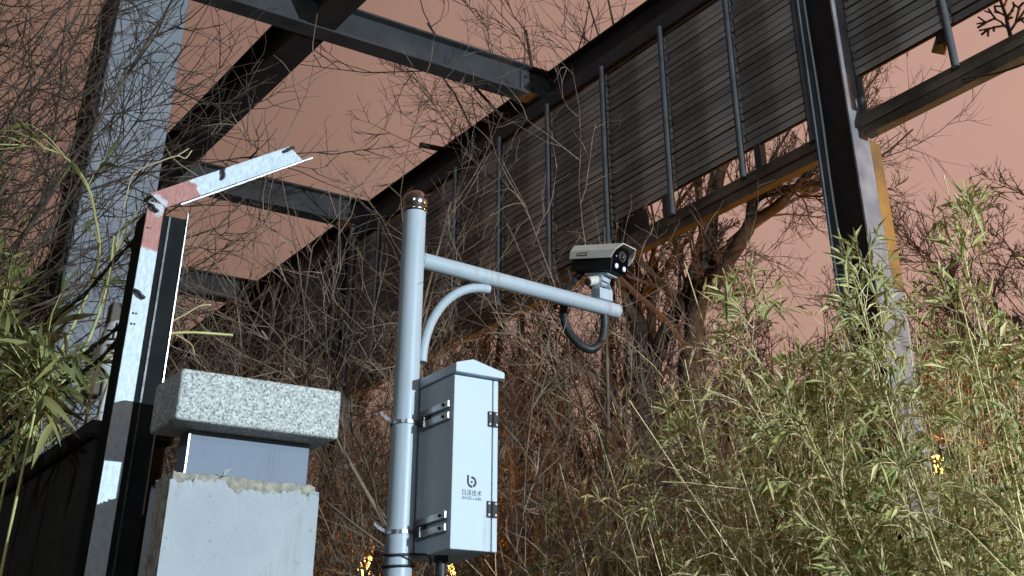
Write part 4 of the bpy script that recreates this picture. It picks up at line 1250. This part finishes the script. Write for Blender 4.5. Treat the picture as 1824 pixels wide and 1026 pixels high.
# --- bamboo thicket below the screen
def bamboo_proto(seed, h, lean, nleaf, dry, label, group):
    rng = np.random.default_rng(seed)
    t = thing('bamboo', label, 'bamboo', group=group)
    k = 12
    P, Rr = grow(rng, np.zeros((1, 3)), np.array([[lean[0], lean[1], 1.0]]), np.array([h]), np.array([0.0095]), k, 0.045, -0.01, 0.3)
    V, F = tubes(P, Rr, 6)
    link('culm', np_mesh('culm', V, F, M['culm_dry' if dry else 'culm'], True), t)
    P1, R1 = kids(rng, P, Rr, 24, 0.28, 0.97, 0.4, 0.9, (0.055, 0.12), (0.35, 0.5), 5, 0.14, 0.0, 0.0022)
    P2, R2 = kids(rng, P1, R1, 3, 0.25, 1.0, 0.4, 0.9, (0.45, 0.8), (0.6, 0.8), 4, 0.14, 0.0, 0.0018)
    V, F = join_arrays([tubes(P1, R1, 3), tubes(P2, R2, 3)])
    tag(link('branches', np_mesh('branches', V, F, M['culm_dry']), t), kind='stuff')
    allP = np.concatenate([P2[:, -1], P2[:, 2], P1[:, -1], P1[:, 3]])
    allD = np.concatenate([P2[:, -1] - P2[:, -2], P2[:, 2] - P2[:, 1], P1[:, -1] - P1[:, -2], P1[:, 3] - P1[:, 2]])
    pick = rng.integers(0, len(allP), nleaf)
    d = norm(allD[pick]) + rng.normal(0, 0.55, (nleaf, 3)) + np.array([0, 0, -0.15])
    V, F = blades(rng, allP[pick] + rng.normal(0, 0.006, (nleaf, 3)), d, rng.uniform(0.07, 0.16, nleaf), rng.uniform(0.013, 0.024, nleaf), 0.25, 0.25)
    o = link('leaves', np_mesh('leaves', V, F, M['leaf_dry' if dry else 'leaf']), t)
    tag(o, kind='stuff')
    return t
GBA = 'bamboo thicket below the louvred screen'
GBD = 'dry bamboo stalks in the thicket below the screen'
LBA = 'slender bamboo with narrow yellowish green leaves in the thicket at right'
LBD = 'dry straw coloured bamboo stalk with sparse leaves in the thicket'
bp = [bamboo_proto(201 + i, (3.9, 3.7, 4.1, 3.6, 3.8)[i], [(0.05, 0), (-0.08, 0.1), (0.1, -0.08), (0.0, 0.12), (-0.12, -0.05)][i], (520, 480, 460, 500, 480)[i], False, LBA, GBA) for i in range(5)]
bd_ = [bamboo_proto(221 + i, (3.7, 3.9, 3.4, 3.8)[i], [(0.12, 0.06), (-0.15, 0.1), (0.05, -0.2), (-0.2, -0.1)][i], (90, 110, 70, 120)[i], True, LBD, GBD) for i in range(4)]
rng = np.random.default_rng(31)
nb_, nd_ = 0, 0
def plant(protos, counter, x, y, s):
    o = protos[counter] if counter < len(protos) else copy_tree(protos[counter % len(protos)])
    o.location = (x, y, -0.02)
    o.rotation_euler = (random.gauss(0, 0.03), random.gauss(0, 0.03), random.uniform(0, 6.28))
    o.scale = (s, s, s * random.uniform(0.94, 1.06))
def thicket_top(x, y):
    """height of the thicket: it rises towards the near end of the screen"""
    phi = math.degrees(math.atan2(x, y))
    el = np.interp(phi, [30, 33, 36, 39, 42, 46, 50, 55, 62], [7.0, 9.0, 11.0, 12.8, 14.6, 17.6, 20.8, 22.0, 21.5])
    return 1.6 + math.hypot(x, y) * math.tan(math.radians(el))
for i in range(235):
    y = rng.uniform(2.9, 9.2)
    x = rng.uniform(4.3, 5.75)
    if math.atan2(x, y) > R(55.5): continue
    zt_ = thicket_top(x, y) * rng.uniform(0.86, 1.03)
    if rng.random() < 0.2 + 0.75 * max(0, min(1, (47.5 - math.degrees(math.atan2(x, y))) / 6)):
        plant(bd_, nd_, x, y, zt_ / 3.95 * (1.12 if rng.random() < 0.1 else 1)); nd_ += 1
    else:
        plant(bp, nb_, x, y, zt_ / 4.15); nb_ += 1

# undergrowth that fills the thicket
def undergrowth():
    rng = np.random.default_rng(61)
    n_ = 950
    y = rng.uniform(3.2, 10.5, n_)
    x = rng.uniform(4.2, 6.6, n_)
    h = rng.uniform(0.5, 0.92, n_) * np.array([thicket_top(a_, b_) for a_, b_ in zip(x, y)])
    P, Rr = grow(rng, np.stack([x, y, np.zeros(n_)], 1), np.tile([0, 0, 1.0], (n_, 1)) + rng.normal(0, 0.16, (n_, 3)), h, rng.uniform(0.003, 0.006, n_), 8, 0.10, -0.02, 0.4)
    P1, R1 = kids(rng, P, Rr, 7, 0.45, 1.0, 0.4, 1.2, (0.10, 0.25), (0.5, 0.8), 4, 0.2, -0.02, 0.0018)
    V, F = join_arrays([tubes(P, Rr, 3), tubes(P1, R1, 3)])
    tag(link('undergrowth', np_mesh('undergrowth', V, F, M['culm_dry'])), 'tangle of dry straw stems at the foot of the thicket', None, None, 'stuff')
    nl = 13000
    p = rng.integers(0, len(P1), nl); q = rng.integers(1, 4, nl)
    V, F = blades(rng, P1[p, q], norm(P1[p, q] - P1[p, q - 1]) + rng.normal(0, 0.6, (nl, 3)), rng.uniform(0.05, 0.12, nl), rng.uniform(0.009, 0.016, nl), 0.25, 0.3)
    tag(link('undergrowth_leaves', np_mesh('undergrowth_leaves', V, F, M['leaf_dry'])), 'narrow dry leaves through the thicket', None, None, 'stuff')
undergrowth()

# --- near bamboo at the left edge, each leaf its own part
def one_leaf(L, W, droop, name='leaf'):
    n_ = 6
    vs, fs = [], []
    for i in range(n_ + 1):
        t = i / n_
        w = W * 0.5 * (math.sin(math.pi * min(1, t * 1.0) ** 0.7) ** 0.9 if 0 < t < 1 else 0.03)
        z = -droop * L * t * t
        vs += [(t * L, -w, z + w * 0.35), (t * L, 0, z), (t * L, w, z + w * 0.35)]
    for i in range(n_):
        for k in range(2):
            fs.append((i * 3 + k, i * 3 + k + 1, (i + 1) * 3 + k + 1, (i + 1) * 3 + k))
    return MB().add(vs, fs, True).mesh(name, M['leaf_near'])
leaf_meshes = [one_leaf(0.125, 0.014, 0.25), one_leaf(0.15, 0.019, 0.4), one_leaf(0.10, 0.012, 0.15), one_leaf(0.14, 0.023, 0.3)]
def near_bamboo(stem, r, label, seed, nbr, nlf, zmin):
    rng = np.random.default_rng(seed)
    base = Vector(stem[0])
    t = thing('bamboo_shoot', label, 'bamboo', base)
    c = catmull([Vector(p) - base for p in stem], 8)
    mb = MB().tube(c, [r * (1 - 0.6 * i / (len(c) - 1)) for i in range(len(c))], 10)
    for i in range(6, len(c) - 1, 5):
        tdir = (c[i + 1] - c[i]).normalized()
        mb.tube([c[i] - tdir * 0.003, c[i] + tdir * 0.003], r * (1 - 0.6 * i / (len(c) - 1)) * 1.22, 10)
    mb.build('culm', M['culm_near'], t)
    ok = [i for i in range(2, len(c) - 1) if c[i].z + base.z > zmin]
    br = MB()
    for b in range(nbr):
        i = ok[rng.integers(0, len(ok))]
        tdir = (c[i + 1] - c[i - 1]).normalized()
        d = (tdir * 0.7 + Vector(rng.normal(0, 0.6, 3)))
        d.x -= 0.30
        d.normalize()
        L = rng.uniform(0.12, 0.34)
        pts = [c[i]]
        for k in range(4):
            d = (d + Vector(rng.normal(0, 0.14, 3)) + Vector((0, 0, -0.05))).normalized()
            pts.append(pts[-1] + d * L / 4)
        br.tube(pts, [0.0030, 0.0026, 0.0022, 0.0017, 0.0012], 5)
        for q in range(nlf):
            p = pts[rng.integers(2, 5)]
            ld_ = (d + Vector(rng.normal(0, 0.55, 3)) + Vector((0, 0, -0.25))).normalized()
            o = link('leaf', leaf_meshes[rng.integers(0, 4)], t)
            o.location = p
            o.rotation_mode = 'QUATERNION'
            o.rotation_quaternion = ld_.to_track_quat('X', 'Z') @ Matrix.Rotation(rng.normal(0, 0.7), 3, 'X').to_quaternion()
            s_ = rng.uniform(0.7, 1.15); o.scale = (s_, s_, s_)
    tag(br.build('branches', M['culm_near'], t), kind='stuff')
    return t
def far_along(pts, k):
    """the same curve seen k times farther off, standing on the ground behind the wall"""
    o = [(p[0] * k, p[1] * k, 1.6 + (p[2] - 1.6) * k) for p in pts]
    return [(o[0][0], o[0][1], 0.0)] + o
near_bamboo(far_along([(0.65, 2.83, 2.0), (0.655, 2.83, 2.24), (0.69, 2.82, 2.36), (0.73, 2.81, 2.47), (0.745, 2.80, 2.60), (0.74, 2.80, 2.71)], 2.06), 0.0118,
            'straight yellow bamboo cane crossing the pale column at lower left', 301, 8, 4, 2.9)
near_bamboo(far_along([(0.60, 2.85, 2.0), (0.66, 2.83, 2.35), (0.715, 2.80, 2.62), (0.69, 2.81, 2.76), (0.655, 2.82, 2.84), (0.60, 2.84, 2.895), (0.53, 2.85, 2.905), (0.44, 2.86, 2.89)], 2.10), 0.0085,
            'arching yellow bamboo cane that bows over at the left edge', 302, 10, 4, 2.9)
for i, (x, y, h, nbr, nlf, zm, lab) in enumerate([
    (1.50, 8.9, 5.5, 60, 7, 3.9, 'tall leafy bamboo shoot farthest back at the left edge'),
    (1.46, 7.7, 4.9, 60, 7, 3.6, 'tall leafy bamboo shoot under the bowed tip of the arching cane'),
    (1.52, 7.3, 4.5, 60, 7, 2.9, 'leafy green bamboo shoot at the left edge below the arching cane'),
    (1.48, 6.3, 3.7, 52, 7, 2.45, 'low leafy bamboo shoot at the lower left, rising over the dark wall'),
    (1.58, 8.3, 5.0, 60, 7, 3.2, 'tallest leafy bamboo shoot behind the arching cane'),
    (1.58, 5.7, 3.2, 44, 7, 2.35, 'short bamboo shoot with broad leaves just above the dark wall'),
    (1.03, 4.42, 2.86, 26, 5, 2.66, 'bushy bamboo shoot leaning over the near edge of the dark wall'),
    (1.06, 4.75, 2.98, 28, 5, 2.68, 'bamboo shoot spilling over the far stretch of the dark wall'),
    (1.50, 6.9, 4.1, 56, 7, 2.8, 'leafy bamboo shoot between the straight cane and the left edge')]):
    ln_ = 1.0 if x > 1.2 else 0.12
    near_bamboo([(x, y, 0), (x - 0.05 * ln_, y, h * 0.5), (x - 0.20 * ln_, y - 0.05, h * 0.78), (x - 0.30 * ln_, y - 0.12, h)], 0.009, lab, 310 + i, nbr, nlf, zm)

# pale dry stalks growing up behind the fence post from the top of the wall
mb = MB().tube(catmull([(1.16, 4.32, 2.62), (1.165, 4.31, 2.84), (1.20, 4.3, 2.93), (1.287, 4.3, 2.964), (1.439, 4.3, 3.008), (1.612, 4.3, 3.026)], 6), 0.0052, 6)
tag(mb.build('dry_stalk', M['culm_near']), 'pale yellow dry stalk sticking out level to the right of the fence post', 'stalk')
mb = MB().tube(catmull([(1.19, 4.34, 2.62), (1.22, 4.32, 2.84), (1.309, 4.3, 2.971), (1.43, 4.3, 3.072), (1.478, 4.3, 3.111), (1.517, 4.3, 3.122)], 5), 0.0035, 5)
mb.tube(catmull([(1.36, 4.3, 3.012), (1.464, 4.31, 2.976), (1.483, 4.3, 2.935)], 5), 0.003, 5)
tag(mb.build('dry_twig', M['culm_dry']), 'short forked grey twig above the level dry stalk by the post', 'twig')
mb = MB().tube(catmull([(1.17, 4.36, 2.62), (1.16, 4.34, 3.1), (1.155, 4.3, 3.48), (1.178, 4.3, 3.566), (1.252, 4.3, 3.624), (1.311, 4.3, 3.662), (1.344, 4.3, 3.661), (1.364, 4.3, 3.699)], 5), 0.0024, 5)
mb.tube([(1.311, 4.3, 3.662), (1.354, 4.31, 3.708)], 0.002, 5)
tag(mb.build('dry_twig', M['culm_dry']), 'pale forked dry twig just above the corner of the slanting arm', 'twig')
